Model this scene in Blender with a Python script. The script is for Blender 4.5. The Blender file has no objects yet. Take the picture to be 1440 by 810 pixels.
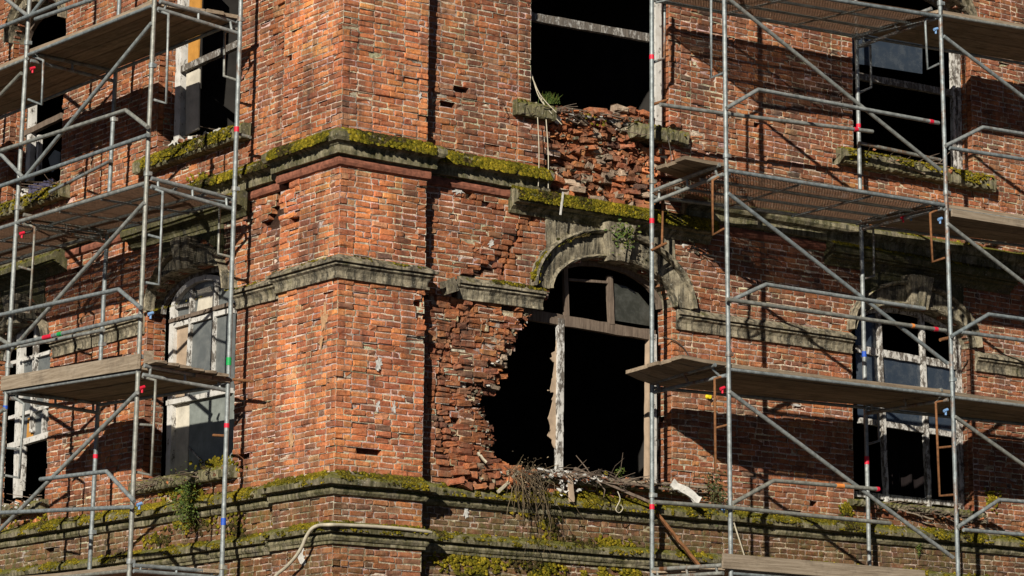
import bpy, math, random
import numpy as np
from mathutils import Vector, Matrix, noise as mnoise

rnd = random.Random(7)
rng = np.random.default_rng(11)
SC = bpy.context.scene
COL = SC.collection

# ------------------------------------------------------------------ camera model
A = math.radians(53.42); P = math.atan(745/4000); ROLL = math.radians(0.5); F = 4000.0
r0 = Vector((math.sin(A), -math.cos(A), 0))
fw = Vector((math.cos(A)*math.cos(P), math.sin(A)*math.cos(P), math.sin(P)))
u0 = r0.cross(fw)
cr = r0*math.cos(ROLL) + u0*math.sin(ROLL)
cu = u0*math.cos(ROLL) - r0*math.sin(ROLL)
def ray(px, py): return fw + cr*((px-720)/F) - cu*((py-405)/F)
PJ = 0.19                                   # corner pier stands this far proud of both walls
D0 = 31.25
d_ = ray(475, 405)*D0
CAM = Vector((-PJ, -PJ, 1.6+d_.z)) - d_
def RW(px, py, off=0.0):                     # point on the plane `off` in front of the right-hand wall
    d = ray(px, py); t = (-off-CAM.y)/d.y; return CAM + d*t
def LW(px, py, off=0.0):
    d = ray(px, py); t = (-off-CAM.x)/d.x; return CAM + d*t
def Ruz(px, py, off=0.0): p = RW(px, py, off); return (p.x, p.z)
def Luz(px, py, off=0.0): p = LW(px, py, off); return (-p.y, p.z)
def R3(u, z, off=0.0): return Vector((u, -off, z))
def L3(u, z, off=0.0): return Vector((-off, -u, z))

# ------------------------------------------------------------------ mesh builder
def link(o): COL.objects.link(o); return o
class MB:
    def __init__(s): s.v=[]; s.f=[]; s.m=[]; s.c=[]; s.n=0; s.smooth=[]
    def add(s, vs, fs, mi=0, col=(1,1,1,0), smooth=False):
        b = s.n
        s.v.append(np.asarray([tuple(p) for p in vs], dtype=np.float64).reshape(-1,3)); s.n += len(vs)
        for f in fs: s.f.append(tuple(i+b for i in f)); s.m.append(mi); s.smooth.append(smooth)
        c = np.empty((len(vs),4)); c[:] = col; s.c.append(c)
    def addnp(s, vs, faces, mis, cols, smooth=False):
        b = s.n; s.v.append(vs); s.n += len(vs); s.c.append(cols)
        s.f.extend(map(tuple, (faces+b).tolist())); s.m.extend(mis); s.smooth.extend([smooth]*len(faces))
    def box(s, c, ax, ay, az, mi=0, col=(1,1,1,0), jit=0):
        c=Vector(c); vs=[]
        for k in (-1,1):
            for j in (-1,1):
                for i in (-1,1):
                    p=c+ax*i+ay*j+az*k
                    if jit: p=p+Vector((rnd.uniform(-jit,jit),rnd.uniform(-jit,jit),rnd.uniform(-jit,jit)))
                    vs.append(p)
        s.add(vs,[(0,2,3,1),(4,5,7,6),(0,1,5,4),(2,6,7,3),(0,4,6,2),(1,3,7,5)],mi,col)
    def tube(s, pts, r, n=10, mi=0, col=(1,1,1,0), rs=None, cap=True):
        pts=[Vector(p) for p in pts]; vs=[]; fs=[]
        t=(pts[1]-pts[0]).normalized(); ref=Vector((0,0,1)) if abs(t.z)<.9 else Vector((1,0,0))
        a=t.cross(ref).normalized()
        for i,p in enumerate(pts):
            if i==0: t=(pts[1]-pts[0])
            elif i==len(pts)-1: t=(pts[-1]-pts[-2])
            else: t=(pts[i+1]-pts[i]).normalized()+(pts[i]-pts[i-1]).normalized()
            t=t.normalized(); a=(a-t*a.dot(t)).normalized(); b=t.cross(a)
            rr=rs[i] if rs else r
            for k in range(n):
                th=2*math.pi*k/n; vs.append(p+a*(rr*math.cos(th))+b*(rr*math.sin(th)))
        for i in range(len(pts)-1):
            for k in range(n):
                fs.append((i*n+k,i*n+(k+1)%n,(i+1)*n+(k+1)%n,(i+1)*n+k))
        s.add(vs,fs,mi,col,True)
        if cap:
            s.add(vs[:n],[tuple(range(n-1,-1,-1))],mi,col); s.add(vs[-n:],[tuple(range(n))],mi,col)
    def build(s, name, mats, parent=None):
        V=np.concatenate(s.v); c=(V.min(0)+V.max(0))/2
        me=bpy.data.meshes.new(name); me.from_pydata((V-c).tolist(),[],s.f)
        for m in (mats if isinstance(mats,(list,tuple)) else [mats]): me.materials.append(m)
        me.polygons.foreach_set('material_index',s.m); me.polygons.foreach_set('use_smooth',s.smooth)
        at=me.color_attributes.new('Col','FLOAT_COLOR','POINT')
        at.data.foreach_set('color',np.concatenate(s.c).astype(np.float32).ravel())
        me.update()
        o=link(bpy.data.objects.new(name,me)); o.location=Vector(c)
        if parent is not None:
            w=Vector((0,0,0)); q=parent
            while q is not None: w+=q.location; q=q.parent
            o.parent=parent; o.location=Vector(c)-w
        return o
def tag(o,label,cat,group=None,kind=None):
    if kind: o['kind']=kind
    if label: o['label']=label
    if cat: o['category']=cat
    if group: o['group']=group
    return o
def empty(name,loc):
    o=link(bpy.data.objects.new(name,None)); o.location=loc; o.empty_display_size=.3; return o

# ------------------------------------------------------------------ materials
def newmat(name):
    m=bpy.data.materials.new(name); m.use_nodes=True; nt=m.node_tree; nt.nodes.clear()
    out=nt.nodes.new('ShaderNodeOutputMaterial'); b=nt.nodes.new('ShaderNodeBsdfPrincipled')
    nt.links.new(b.outputs[0],out.inputs[0]); return m,nt,b
def nd(nt,t,**k):
    n=nt.nodes.new(t)
    for a,v in k.items(): setattr(n,a,v)
    return n
def noise(nt,pos,scale,detail=4,rough=.6,dist=0):
    n=nd(nt,'ShaderNodeTexNoise'); n.inputs['Scale'].default_value=scale; n.inputs['Detail'].default_value=detail
    n.inputs['Roughness'].default_value=rough; n.inputs['Distortion'].default_value=dist; nt.links.new(pos,n.inputs['Vector']); return n.outputs[0]
def ramp(nt,x,stops):
    n=nd(nt,'ShaderNodeValToRGB'); e=n.color_ramp.elements
    while len(e)<len(stops): e.new(.5)
    for k,(p,c) in enumerate(stops):
        e[k].position=p; e[k].color=c if len(c)==4 else (*c,1)
    nt.links.new(x,n.inputs[0]); return n.outputs[0]
def g(v): return (v,v,v,1)
def mix(nt,fac,a,b,mode='MIX'):
    n=nd(nt,'ShaderNodeMix',data_type='RGBA',blend_type=mode)
    for sock,val in ((n.inputs[0],fac),(n.inputs[6],a),(n.inputs[7],b)):
        if hasattr(val,'links'): nt.links.new(val,sock)
        else: sock.default_value=val if not isinstance(val,tuple) else (val if len(val)==4 else (*val,1))
    return n.outputs[2]
def math_(nt,op,a,b):
    n=nd(nt,'ShaderNodeMath',operation=op)
    for s_,v in ((n.inputs[0],a),(n.inputs[1],b)):
        if hasattr(v,'links'): nt.links.new(v,s_)
        else: s_.default_value=v
    n.use_clamp=True
    return n.outputs[0]
def pos(nt): return nd(nt,'ShaderNodeNewGeometry').outputs['Position']
def scaled(nt,p,sx,sy,sz):
    n=nd(nt,'ShaderNodeMapping'); n.inputs['Scale'].default_value=(sx,sy,sz); nt.links.new(p,n.inputs['Vector']); return n.outputs[0]
def bump(nt,b,h,st,dist):
    n=nd(nt,'ShaderNodeBump'); n.inputs['Strength'].default_value=st; n.inputs['Distance'].default_value=dist
    nt.links.new(h,n.inputs['Height']); nt.links.new(n.outputs[0],b.inputs['Normal'])
def attr(nt):
    n=nd(nt,'ShaderNodeAttribute',attribute_name='Col'); return n.outputs['Color'],n.outputs['Alpha']

def mat_brick():
    m,nt,b=newmat('brick'); p=pos(nt); c,al=attr(nt)
    n1=noise(nt,p,26,6,.8); c=mix(nt,1,c,ramp(nt,n1,[(.28,(.20,.17,.17)),(.42,(.78,.75,.74)),(.56,(1.1,1.1,1.1)),(.74,(1.6,1.6,1.6))]),'MULTIPLY')
    du=math_(nt,'MULTIPLY',ramp(nt,noise(nt,p,15,6,.75),[(.42,g(0)),(.70,g(.62))]),ramp(nt,noise(nt,p,1.7,3,.6),[(.3,g(.35)),(.65,g(1))]))
    c=mix(nt,du,c,(.47,.30,.20))
    n2=noise(nt,p,1.3,4,.6); sp=noise(nt,p,55,5,.75)
    ef=math_(nt,'MULTIPLY',ramp(nt,n2,[(.54,g(0)),(.80,g(.55))]),ramp(nt,sp,[(.44,g(0)),(.66,g(1))]))
    c=mix(nt,ef,c,(.44,.29,.20))
    bt=noise(nt,scaled(nt,p,1,1,.6),.9,5,.65)                 # broad weathering of the masonry
    c=mix(nt,1,c,ramp(nt,bt,[(.32,(.50,.46,.44)),(.5,(.95,.94,.92)),(.66,(1.22,1.2,1.12))]),'MULTIPLY')
    n3=noise(nt,scaled(nt,p,2.2,2.2,.35),1.5,7,.75)            # soot and run-off streaks
    c=mix(nt,ramp(nt,n3,[(.46,g(0)),(.68,g(.82))]),c,(.050,.036,.030))
    n4=noise(nt,p,7,5,.75); c=mix(nt,ramp(nt,n4,[(.58,g(0)),(.72,g(.6))]),c,(.07,.045,.034))
    gn=math_(nt,'MULTIPLY',al,ramp(nt,noise(nt,p,9,5,.7),[(.38,g(0)),(.62,g(1))]))
    c=mix(nt,gn,c,(.085,.088,.022))
    nt.links.new(c,b.inputs['Base Color']); b.inputs['Roughness'].default_value=.92; b.inputs['Specular IOR Level'].default_value=.2
    h=math_(nt,'ADD',math_(nt,'MULTIPLY',noise(nt,p,90,5,.7),.4),math_(nt,'MULTIPLY',n1,.6))
    bump(nt,b,h,1,.016); return m
def mat_mortar():
    m,nt,b=newmat('mortar'); p=pos(nt); c,al=attr(nt)
    n=noise(nt,p,3.0,7,.8)
    c2=mix(nt,1,c,ramp(nt,n,[(.32,(.20,.18,.16)),(.47,(.62,.58,.54)),(.6,(1.15,1.1,1.04))]),'MULTIPLY')
    c2=mix(nt,1,c2,ramp(nt,noise(nt,p,45,4,.7),[(.35,(.45,.42,.4)),(.55,(1,1,1))]),'MULTIPLY')
    gn=math_(nt,'MULTIPLY',al,ramp(nt,noise(nt,p,9,5,.7),[(.35,g(0)),(.6,g(1))]))
    c2=mix(nt,gn,c2,(.07,.07,.02))
    nt.links.new(c2,b.inputs['Base Color']); b.inputs['Roughness'].default_value=.95; b.inputs['Specular IOR Level'].default_value=.1
    bump(nt,b,noise(nt,p,60,4,.7),.8,.01); return m
def mat_stone(name='stone',dark=1.0,green=.5):
    m,nt,b=newmat(name); p=pos(nt)
    c=ramp(nt,noise(nt,p,5.5,8,.78),[(.3,(.035*dark,.03*dark,.022*dark)),(.43,(.13*dark,.112*dark,.08*dark)),(.56,(.27*dark,.235*dark,.165*dark)),(.72,(.40*dark,.36*dark,.27*dark))])
    st=noise(nt,scaled(nt,p,16,16,1.5),1.0,5,.7)
    c=mix(nt,ramp(nt,st,[(.40,g(.9)),(.56,g(.0))]),c,(.028,.027,.022))
    c=mix(nt,ramp(nt,noise(nt,p,42,3,.7),[(.62,g(0)),(.70,g(.8))]),c,(.46,.45,.38))
    ge=nd(nt,'ShaderNodeNewGeometry'); sx=nd(nt,'ShaderNodeSeparateXYZ'); nt.links.new(ge.outputs['True Normal'],sx.inputs[0])
    up=ramp(nt,sx.outputs[2],[(.25,g(.3)),(.7,g(1))])
    gm=math_(nt,'MULTIPLY',up,ramp(nt,noise(nt,p,4.5,6,.75),[(.60-.25*green,g(0)),(.74-.25*green,g(1))]))
    mc=ramp(nt,noise(nt,p,40,4,.7),[(.3,(.03,.034,.008)),(.5,(.10,.10,.018)),(.7,(.20,.18,.03))])
    c=mix(nt,gm,c,mc)
    nt.links.new(c,b.inputs['Base Color']); b.inputs['Roughness'].default_value=.95; b.inputs['Specular IOR Level'].default_value=.15
    h=math_(nt,'ADD',math_(nt,'MULTIPLY',noise(nt,p,70,5,.7),.5),math_(nt,'MULTIPLY',noise(nt,p,16,4,.65),.5))
    bump(nt,b,h,.8,.010); return m
def mat_moss():
    m,nt,b=newmat('moss'); p=pos(nt); c,_=attr(nt)
    c=mix(nt,1,c,ramp(nt,noise(nt,p,38,4,.7),[(.3,(.35,.38,.3)),(.55,(1,1,1)),(.75,(1.5,1.4,1.2))]),'MULTIPLY')
    c=mix(nt,ramp(nt,noise(nt,p,3.5,5,.7),[(.56,g(0)),(.7,g(.7))]),c,(.06,.05,.025))
    nt.links.new(c,b.inputs['Base Color']); b.inputs['Roughness'].default_value=1; b.inputs['Specular IOR Level'].default_value=.05
    bump(nt,b,noise(nt,p,90,4,.7),1,.02); return m
def mat_leaf(name='leaf'):
    m,nt,b=newmat(name); c,_=attr(nt); nt.links.new(c,b.inputs['Base Color']); b.inputs['Roughness'].default_value=.7
    b.inputs['Specular IOR Level'].default_value=.2; return m
def mat_steel(name,rust):
    m,nt,b=newmat(name); p=pos(nt); oi=nd(nt,'ShaderNodeObjectInfo').outputs['Random']
    base=ramp(nt,noise(nt,p,14,5,.7),[(.3,(.12,.13,.13)),(.55,(.255,.275,.28)),(.75,(.40,.42,.42))])
    tint=ramp(nt,oi,[(0,(.8,.86,.88)),(.5,(1,1,.97)),(1,(.92,.85,.72))]); base=mix(nt,1,base,tint,'MULTIPLY')
    rm=ramp(nt,noise(nt,scaled(nt,p,1,1,.5),5,7,.8),[(.66-rust,g(0)),(.80-rust,g(1))])
    rc=ramp(nt,noise(nt,p,30,4,.7),[(.3,(.05,.022,.012)),(.6,(.20,.085,.03)),(.8,(.33,.19,.09))])
    c=mix(nt,rm,base,rc); nt.links.new(c,b.inputs['Base Color'])
    b.inputs['Metallic'].default_value=.25; b.inputs['Roughness'].default_value=.5
    bump(nt,b,noise(nt,p,60,3,.6),.35,.004); return m
def mat_wood(name,a,bb,c3,axis='x',dirt=.5):
    m,nt,b=newmat(name); p=pos(nt)
    s={'x':(1.2,14,30),'y':(14,1.2,30),'z':(26,26,1.5)}[axis]
    c=ramp(nt,noise(nt,scaled(nt,p,*s),1.6,7,.75,.4),[(.28,a),(.5,bb),(.72,c3)])
    c=mix(nt,ramp(nt,noise(nt,p,3.2,6,.75),[(.5,g(0)),(.72,g(dirt))]),c,(.05,.042,.034))
    cc,_=attr(nt); c=mix(nt,1,c,cc,'MULTIPLY')
    nt.links.new(c,b.inputs['Base Color']); b.inputs['Roughness'].default_value=.85; b.inputs['Specular IOR Level'].default_value=.2
    bump(nt,b,noise(nt,scaled(nt,p,*s),3,5,.7),.6,.006); return m
def mat_paint(name,lvl=.62,peel=.5):
    m,nt,b=newmat(name); p=pos(nt)
    w=ramp(nt,noise(nt,p,9,5,.7),[(.3,(.42,.40,.36)),(.6,(lvl,lvl*.98,lvl*.93))])
    wd=ramp(nt,noise(nt,scaled(nt,p,20,20,2),2,5,.7),[(.3,(.04,.035,.03)),(.7,(.17,.145,.12))])
    pm=ramp(nt,noise(nt,scaled(nt,p,1,1,.45),17,7,.8),[(.64-.25*peel,g(0)),(.68-.25*peel,g(1))])
    c=mix(nt,pm,w,wd); nt.links.new(c,b.inputs['Base Color']); b.inputs['Roughness'].default_value=.75
    bump(nt,b,pm,.6,-.006); return m
def mat_flat(name,col,rough=.8,var=.35,scale=12,metal=0,spec=.3):
    m,nt,b=newmat(name); p=pos(nt)
    lo=tuple(x*(1-var) for x in col); hi=tuple(min(1,x*(1+var)) for x in col)
    c=ramp(nt,noise(nt,p,scale,6,.7),[(.3,lo),(.7,hi)])
    nt.links.new(c,b.inputs['Base Color']); b.inputs['Roughness'].default_value=rough; b.inputs['Metallic'].default_value=metal
    b.inputs['Specular IOR Level'].default_value=spec; bump(nt,b,noise(nt,p,scale*4,4,.7),.3,.006); return m
def mat_glass(name,col,rough=.12,dirt=.25):
    m,nt,b=newmat(name); p=pos(nt)
    dm=ramp(nt,noise(nt,p,6,7,.8),[(.45,g(0)),(.8,g(dirt))])
    c=mix(nt,dm,col,(.25,.26,.25)); nt.links.new(c,b.inputs['Base Color'])
    nt.links.new(ramp(nt,noise(nt,p,6,6,.8),[(.4,g(rough)),(.8,g(min(1,rough+.4)))]),b.inputs['Roughness'])
    b.inputs['Specular IOR Level'].default_value=.7; return m

M=dict(darkstone=mat_stone('dark_mossy_stone',.42,1.0),glassk=mat_glass('grimy_dark_glass',(.035,.036,.028),.3,.25),stain=mat_flat('tan_stain',(.40,.24,.13),.95,.35,30),rustmesh=mat_flat('rusty_mesh',(.13,.075,.045),.8,.5,20),brick=mat_brick(),mortar=mat_mortar(),stone=mat_stone('weathered_stone',1.15,.2),ledge=mat_stone('mossy_stone',1.0,1.0),  # first entry: darker, mossier stone mix for some of the hoods and spandrels
  moss=mat_moss(),leaf=mat_leaf(),steel=mat_steel('galvanised_steel',.07),steelr=mat_steel('rusty_steel',.17),rust=mat_flat('rust',(.17,.075,.03),.9,.5,25),
  board=mat_wood('scaffold_board',(.12,.088,.06),(.25,.20,.145),(.37,.31,.24),'x'),
  boardy=mat_wood('scaffold_board_side',(.12,.088,.06),(.25,.20,.145),(.37,.31,.24),'y'),
  oldwood=mat_wood('old_timber',(.06,.045,.035),(.14,.105,.08),(.24,.19,.145),'z'),
  paint=mat_paint('peeling_white_paint',.55,.6),paintw=mat_paint('white_paint',.55,.3),paintg=mat_paint('grey_peeling_paint',.30,.75),
  tan=mat_flat('tan_board',(.36,.27,.19),.85,.25,6),cream=mat_flat('cream_panel',(.5,.46,.38),.75,.25,5),ochre=mat_flat('ochre_panel',(.42,.20,.04),.8,.25,6),
  gpanel=mat_flat('dusty_grey_panel',(.19,.21,.195),.55,.35,4),
  glass=mat_glass('dark_glass',(.03,.042,.06)),glassd=mat_glass('dusty_glass',(.10,.11,.11),.3,.6),
  black=mat_flat('darkened_plaster',(.022,.02,.018),.95,.4,3),beam=mat_flat('dark_beam',(.05,.035,.025),.9,.4,6),  # interior plaster near black: the darkness of the rooms is put into its colour
  white=mat_flat('white_plaster',(.46,.45,.42),.9,.3,18),red=mat_flat('red_tape',(.55,.015,.04),.5,.2,20),
  green=mat_flat('green_tape',(.01,.28,.07),.5,.2,20),blue=mat_flat('blue_tape',(.02,.08,.42),.5,.2,20),bluel=mat_flat('pale_blue_plastic',(.15,.28,.5),.5,.2,20),
  orange=mat_flat('orange_tape',(.65,.22,.05),.5,.2,20),yellow=mat_flat('yellow_cap',(.7,.55,.02),.5,.2,20),
  hose=mat_flat('pale_hose',(.42,.38,.29),.6,.25,15),wire=mat_flat('dark_wire',(.07,.06,.05),.7,.3,20),
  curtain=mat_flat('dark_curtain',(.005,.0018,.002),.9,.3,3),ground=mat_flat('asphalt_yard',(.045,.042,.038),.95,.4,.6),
  backbrick=mat_flat('plain_brickwork',(.24,.10,.055),.95,.35,3),violet=mat_flat('violet_plastic',(.045,.042,.075),.6,.5,25))

# ------------------------------------------------------------------ bricks
def build_bricks(mb, O, U, N, rows, seed=0):
    """rows: array [u0,u1,z0,z1,front,depth,jit,ru,rz,rn,r,g,b,grn]"""
    if not rows: return
    R=np.array(rows,dtype=np.float64); n=len(R); rg=np.random.default_rng(seed)
    L=(R[:,1]-R[:,0]); H=(R[:,3]-R[:,2]); e=np.minimum(.012,np.minimum(L,H)*.25); jit=R[:,6]
    gu=np.stack([np.zeros(n),e,L-e,L],1)-L[:,None]/2; gz=np.stack([np.zeros(n),e,H-e,H],1)-H[:,None]/2
    pu=np.empty((n,28)); pz=np.empty((n,28)); pd=np.empty((n,28)); idx=0; ring={}
    for j in range(4):
        for i in range(4):
            pu[:,idx]=gu[:,i]; pz[:,idx]=gz[:,j]; bd=(i in(0,3))+(j in(0,3)); pd[:,idx]=-e*.6*bd; ring[(i,j)]=idx; idx+=1
    order=[(0,0),(1,0),(2,0),(3,0),(3,1),(3,2),(3,3),(2,3),(1,3),(0,3),(0,2),(0,1)]
    pu[:,:16]+=rg.normal(0,1,(n,16))*jit[:,None]; pz[:,:16]+=rg.normal(0,1,(n,16))*jit[:,None]; pd[:,:16]+=rg.normal(0,1,(n,16))*jit[:,None]
    for k,ij in enumerate(order):
        pu[:,16+k]=pu[:,ring[ij]]; pz[:,16+k]=pz[:,ring[ij]]; pd[:,16+k]=-R[:,5]
    ru,rz,rn=R[:,7][:,None],R[:,8][:,None],R[:,9][:,None]
    a,b=pu.copy(),pz.copy(); pu=a*np.cos(rn)-b*np.sin(rn); pz=a*np.sin(rn)+b*np.cos(rn)
    pd=pd+pz*ru+pu*rz
    pu+=((R[:,0]+R[:,1])/2)[:,None]; pz+=((R[:,2]+R[:,3])/2)[:,None]; pd+=R[:,4][:,None]
    O=np.array(O);U=np.array(U);N=np.array(N)
    V=O+pu[...,None]*U+pz[...,None]*np.array([0,0,1.])+pd[...,None]*N
    T=[]
    for j in range(3):
        for i in range(3): T.append((ring[(i,j)],ring[(i+1,j)],ring[(i+1,j+1)],ring[(i,j+1)]))
    for k in range(12): T.append((16+k,16+(k+1)%12,ring[order[(k+1)%12]],ring[order[k]]))
    T=np.array(T); fs=(T[None]+(np.arange(n)*28)[:,None,None]).reshape(-1,4)
    C=np.repeat(R[:,10:14],28,0)
    mb.addnp(V.reshape(-1,3),fs,[0]*len(fs),C)
def build_quads(mb,O,U,N,rows,mi=1):
    if not rows: return
    R=np.array(rows,dtype=np.float64); n=len(R); O=np.array(O);U=np.array(U);N=np.array(N)
    pu=np.stack([R[:,0],R[:,1],R[:,1],R[:,0]],1); pz=np.stack([R[:,2],R[:,2],R[:,3],R[:,3]],1)
    V=O+pu[...,None]*U+pz[...,None]*np.array([0,0,1.])+R[:,4][:,None,None]*N
    fs=np.arange(n*4).reshape(n,4); mb.addnp(V.reshape(-1,3),fs,[mi]*n,np.repeat(R[:,5:9],4,0))
def inside(poly,u,z):
    c=False; n=len(poly); j=n-1
    for i in range(n):
        (x1,y1),(x2,y2)=poly[i],poly[j]
        if (y1>z)!=(y2>z) and u<(x2-x1)*(z-y1)/(y2-y1)+x1: c=not c
        j=i
    return c
def spans(poly,z):
    xs=[]; n=len(poly)
    for i in range(n):
        (x1,y1),(x2,y2)=poly[i],poly[(i+1)%n]
        if (y1>z)!=(y2>z): xs.append((x2-x1)*(z-y1)/(y2-y1)+x1)
    xs.sort(); return list(zip(xs[0::2],xs[1::2]))
def segdist(pl,u,z):
    best=9; bn=(0,0)
    for (a,b),(c,d) in zip(pl,pl[1:]):
        dx,dz=c-a,d-b; t=max(0,min(1,((u-a)*dx+(z-b)*dz)/(dx*dx+dz*dz+1e-9)))
        ex,ez=u-a-t*dx,z-b-t*dz; q=math.hypot(ex,ez)
        if q<best: best=q; bn=(ex/(q+1e-6),ez/(q+1e-6))
    return best,bn
PAL=[((.50,.165,.062),.20),((.41,.125,.052),.28),((.30,.088,.044),.26),((.21,.078,.05),.13),((.115,.058,.046),.05),((.42,.185,.10),.02),((.56,.215,.075),.03)]
def brick_col(u,z,ox,purple=0.,bright=1.):
    q=mnoise.noise(Vector((u*1.1+ox,z*1.1,3.1)))*.5+mnoise.noise(Vector((u*3.7+ox,z*3.7,7.7)))*.35
    x=rnd.random()*.62+.1+q*.55+purple*.30; x=min(.999,max(0,x))
    if rnd.random()<.07: x=rnd.random()
    acc=0
    order=[6,0,1,5,2,3,4]
    for k in order:
        acc+=PAL[k][1]
        if x<acc: break
    c=PAL[k][0]; s=bright*rnd.uniform(.82,1.15)
    if purple>.3: c=(c[0]*.86,c[1]*.92,c[2]*.98)
    if purple>.55: m_=(c[0]+c[1]+c[2])/3; c=tuple(.78*q_+.22*m_*w_ for q_,w_ in zip(c,(1.15,1,.85)))
    return [c[0]*s,c[1]*s*rnd.uniform(.98,1.16),c[2]*s]
HC=.0690; JT=.0100
def wall_courses(mb,O,U,N,ua,ub,z0,z1,hard=(),soft=(),loose=(),cracks=(),breaks=(),colfn=None,mort=(.66,.57,.48),seed=0,
                 ox=0,miss=.002,endjog=(0,0),holes=(),grn=None,proud=()):
    rows=[];quads=[]; nc=int(round((z1-z0)/HC)); lr=random.Random(seed)
    for k in range(nc):
        za=z0+k*HC; zb=za+HC; zm=(za+zb)/2
        A0=ua+(endjog[0] if k%2 else 0); B0=ub-(endjog[1] if (k+1)%2 else 0)
        segs=[(A0,B0)]
        for h in hard:
            for (s,t) in spans(h,zm):
                ns=[]
                for (x,y) in segs:
                    if t<=x or s>=y: ns.append((x,y)); continue
                    if s-x>.02: ns.append((x,s))
                    if y-t>.02: ns.append((t,y))
                segs=ns
        for br,bz0,bz1 in breaks:
            if bz0<zm<bz1:
                ns=[]
                for (x,y) in segs:
                    if x+.03<br<y-.03: ns+= [(x,br),(br,y)]
                    else: ns.append((x,y))
                segs=ns
        for (x,y) in segs:
            u=x; first=True
            header=(k%2==1)
            while u<y-.012:
                if first: Lb=(.20 if k%2==0 else .097) if lr.random()<.75 else lr.uniform(.08,.2)
                elif k%2==0: Lb=.198 if lr.random()<.80 else .097
                else:
                    header=not header; Lb=.096 if header else .196
                first=False
                Lb+=lr.uniform(-.012,.012)
                ue=min(u+Lb+JT,y)
                if y-ue<.05: ue=y
                um=(u+ue)/2
                uu0,uu1=u+JT/2,ue-JT/2; u=ue
                if any(inside(s_,um,zm) for s_ in soft): continue
                lo=0
                for pl,amp in loose:
                    if inside(pl,um,zm): lo=max(lo,amp)
                deep=lo>.6 and lr.random()<.38
                du=dz=0
                split=None
                for cl,w in cracks:
                    for (ca,cb),(cc,cd) in zip(cl,cl[1:]):
                        if min(cb,cd)<=zm<max(cb,cd) and abs(cd-cb)>1e-4:
                            us=ca+(cc-ca)*(zm-cb)/(cd-cb); sl=abs((cc-ca)/(cd-cb))*HC
                            if uu0<us<uu1: split=(us,w*.5+min(.05,.22*sl))
                    q,bn=segdist(cl,um,zm)
                    if q<.12: deep=deep or q<.07; du+=bn[0]*w*.3; dz+=bn[1]*w*.25
                gone=lr.random()<miss or (lo>0 and lr.random()<.05*lo) or any(inside(h_,um,zm) for h_ in holes)
                pur,bri=(0,1) if colfn is None else colfn(um,zm)
                if lo: pur+=lr.uniform(-.35,.35)*lo; bri*=1+lr.uniform(-.22,.42)*lo
                c=brick_col(um,zm,ox,pur,bri)
                gr=grn(um,zm) if grn else 0
                pf=0
                for (pa,pb,pz0,pz1,pv) in proud:
                    if pa<um<pb and pz0<zm<pz1: pf=pv
                mw=[m_*lr.uniform(.85,1.1) for m_ in mort]
                if gone:
                    quads.append([uu0-JT/2,uu1+JT/2,za,zb,-.085,.10,.06,.045,gr]); continue
                spall=lr.random()<.09+.14*lo
                fr=lr.gauss(0,.0045)+pf+lo*lr.gauss(-.004,.014)-(lr.uniform(.008,.022) if spall else 0)
                jt=.0031+lo*.0045+(.004 if spall else 0)
                jj=.0+lo*.007
                parts=[(uu0+du,uu1+du)] if not split else [q_ for q_ in ((uu0,split[0]-split[1]),(split[0]+split[1],uu1)) if q_[1]-q_[0]>.02]
                if split: deep=True
                for (pa_,pb_) in parts:
                    rows.append([pa_+lr.gauss(0,.001+jj*.6),pb_+lr.gauss(0,.001+jj*.6),za+JT/2+dz+lr.gauss(0,.0014+jj*.5),zb-JT/2+dz+lr.gauss(0,.0014+jj*.5),fr,.10,jt,
                             lr.gauss(0,.012+.05*lo),lr.gauss(0,.006+.04*lo),lr.gauss(0,.004+.028*lo),*c,gr])
                quads.append([uu0-JT/2,uu1+JT/2,za,zb,(-.08 if deep else min(-.0042-lr.random()*.004,fr-pf-.007))+pf,*mw,gr])
    build_bricks(mb,O,U,N,rows,seed); build_quads(mb,O,U,N,quads)
def rubble(mb,O,U,N,poly,front,depth,seed,pale=.15,hc=.07,purple=0):
    lr=random.Random(seed); us=[p[0] for p in poly]; zs=[p[1] for p in poly]; rows=[]
    z=min(zs)
    while z<max(zs):
        u=min(us)
        while u<max(us):
            Lb=lr.choice([.1,.11,.13,.16,.19,.22])*lr.uniform(.8,1.1); h=hc*lr.uniform(.75,1.05)
            if inside(poly,u+Lb/2,z+hc/2):
                c=brick_col(u,z,5,lr.uniform(-.3,.45),lr.uniform(.6,1.25))
                if lr.random()<pale: s=lr.uniform(.7,1.1); c=[.46*s,.37*s,.28*s]
                f=lr.uniform(-front,front*.2)+.05*mnoise.noise(Vector((u*4,z*4,1)))
                zz=z+lr.gauss(0,.008)
                rows.append([u,u+Lb,zz,zz+h,f,.12,.007,lr.gauss(0,.22),lr.gauss(0,.2),lr.gauss(0,.09),*c,0])
            u+=Lb+lr.uniform(.0,.02)
        z+=hc
    build_bricks(mb,O-np.array(N)*depth,U,N,rows,seed)

RO=np.array([0.,0,0]); RU=np.array([1.,0,0]); RN=np.array([0,-1.,0])
LU=np.array([0,-1.,0]); LN=np.array([-1.,0,0])

# reference heights taken at the corner edge
def zc(y): return RW(477,y,PJ).z
Z0=zc(850); Z1=max(RW(1440,-60).z,LW(0,-60).z)+.3
Z0=Z0-.9
def px2r(l): return [Ruz(*p) for p in l]
def px2l(l): return [Luz(*p) for p in l]
UR_END=RW(1440,400).x+5.0
UL_END=Luz(0,400)[0]-4.0
PW_R=RW(600,300,PJ).x                        # right end of the pier on its own face
PW_L=Luz(393,300,PJ)[0]                      # left end (negative u)

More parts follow.
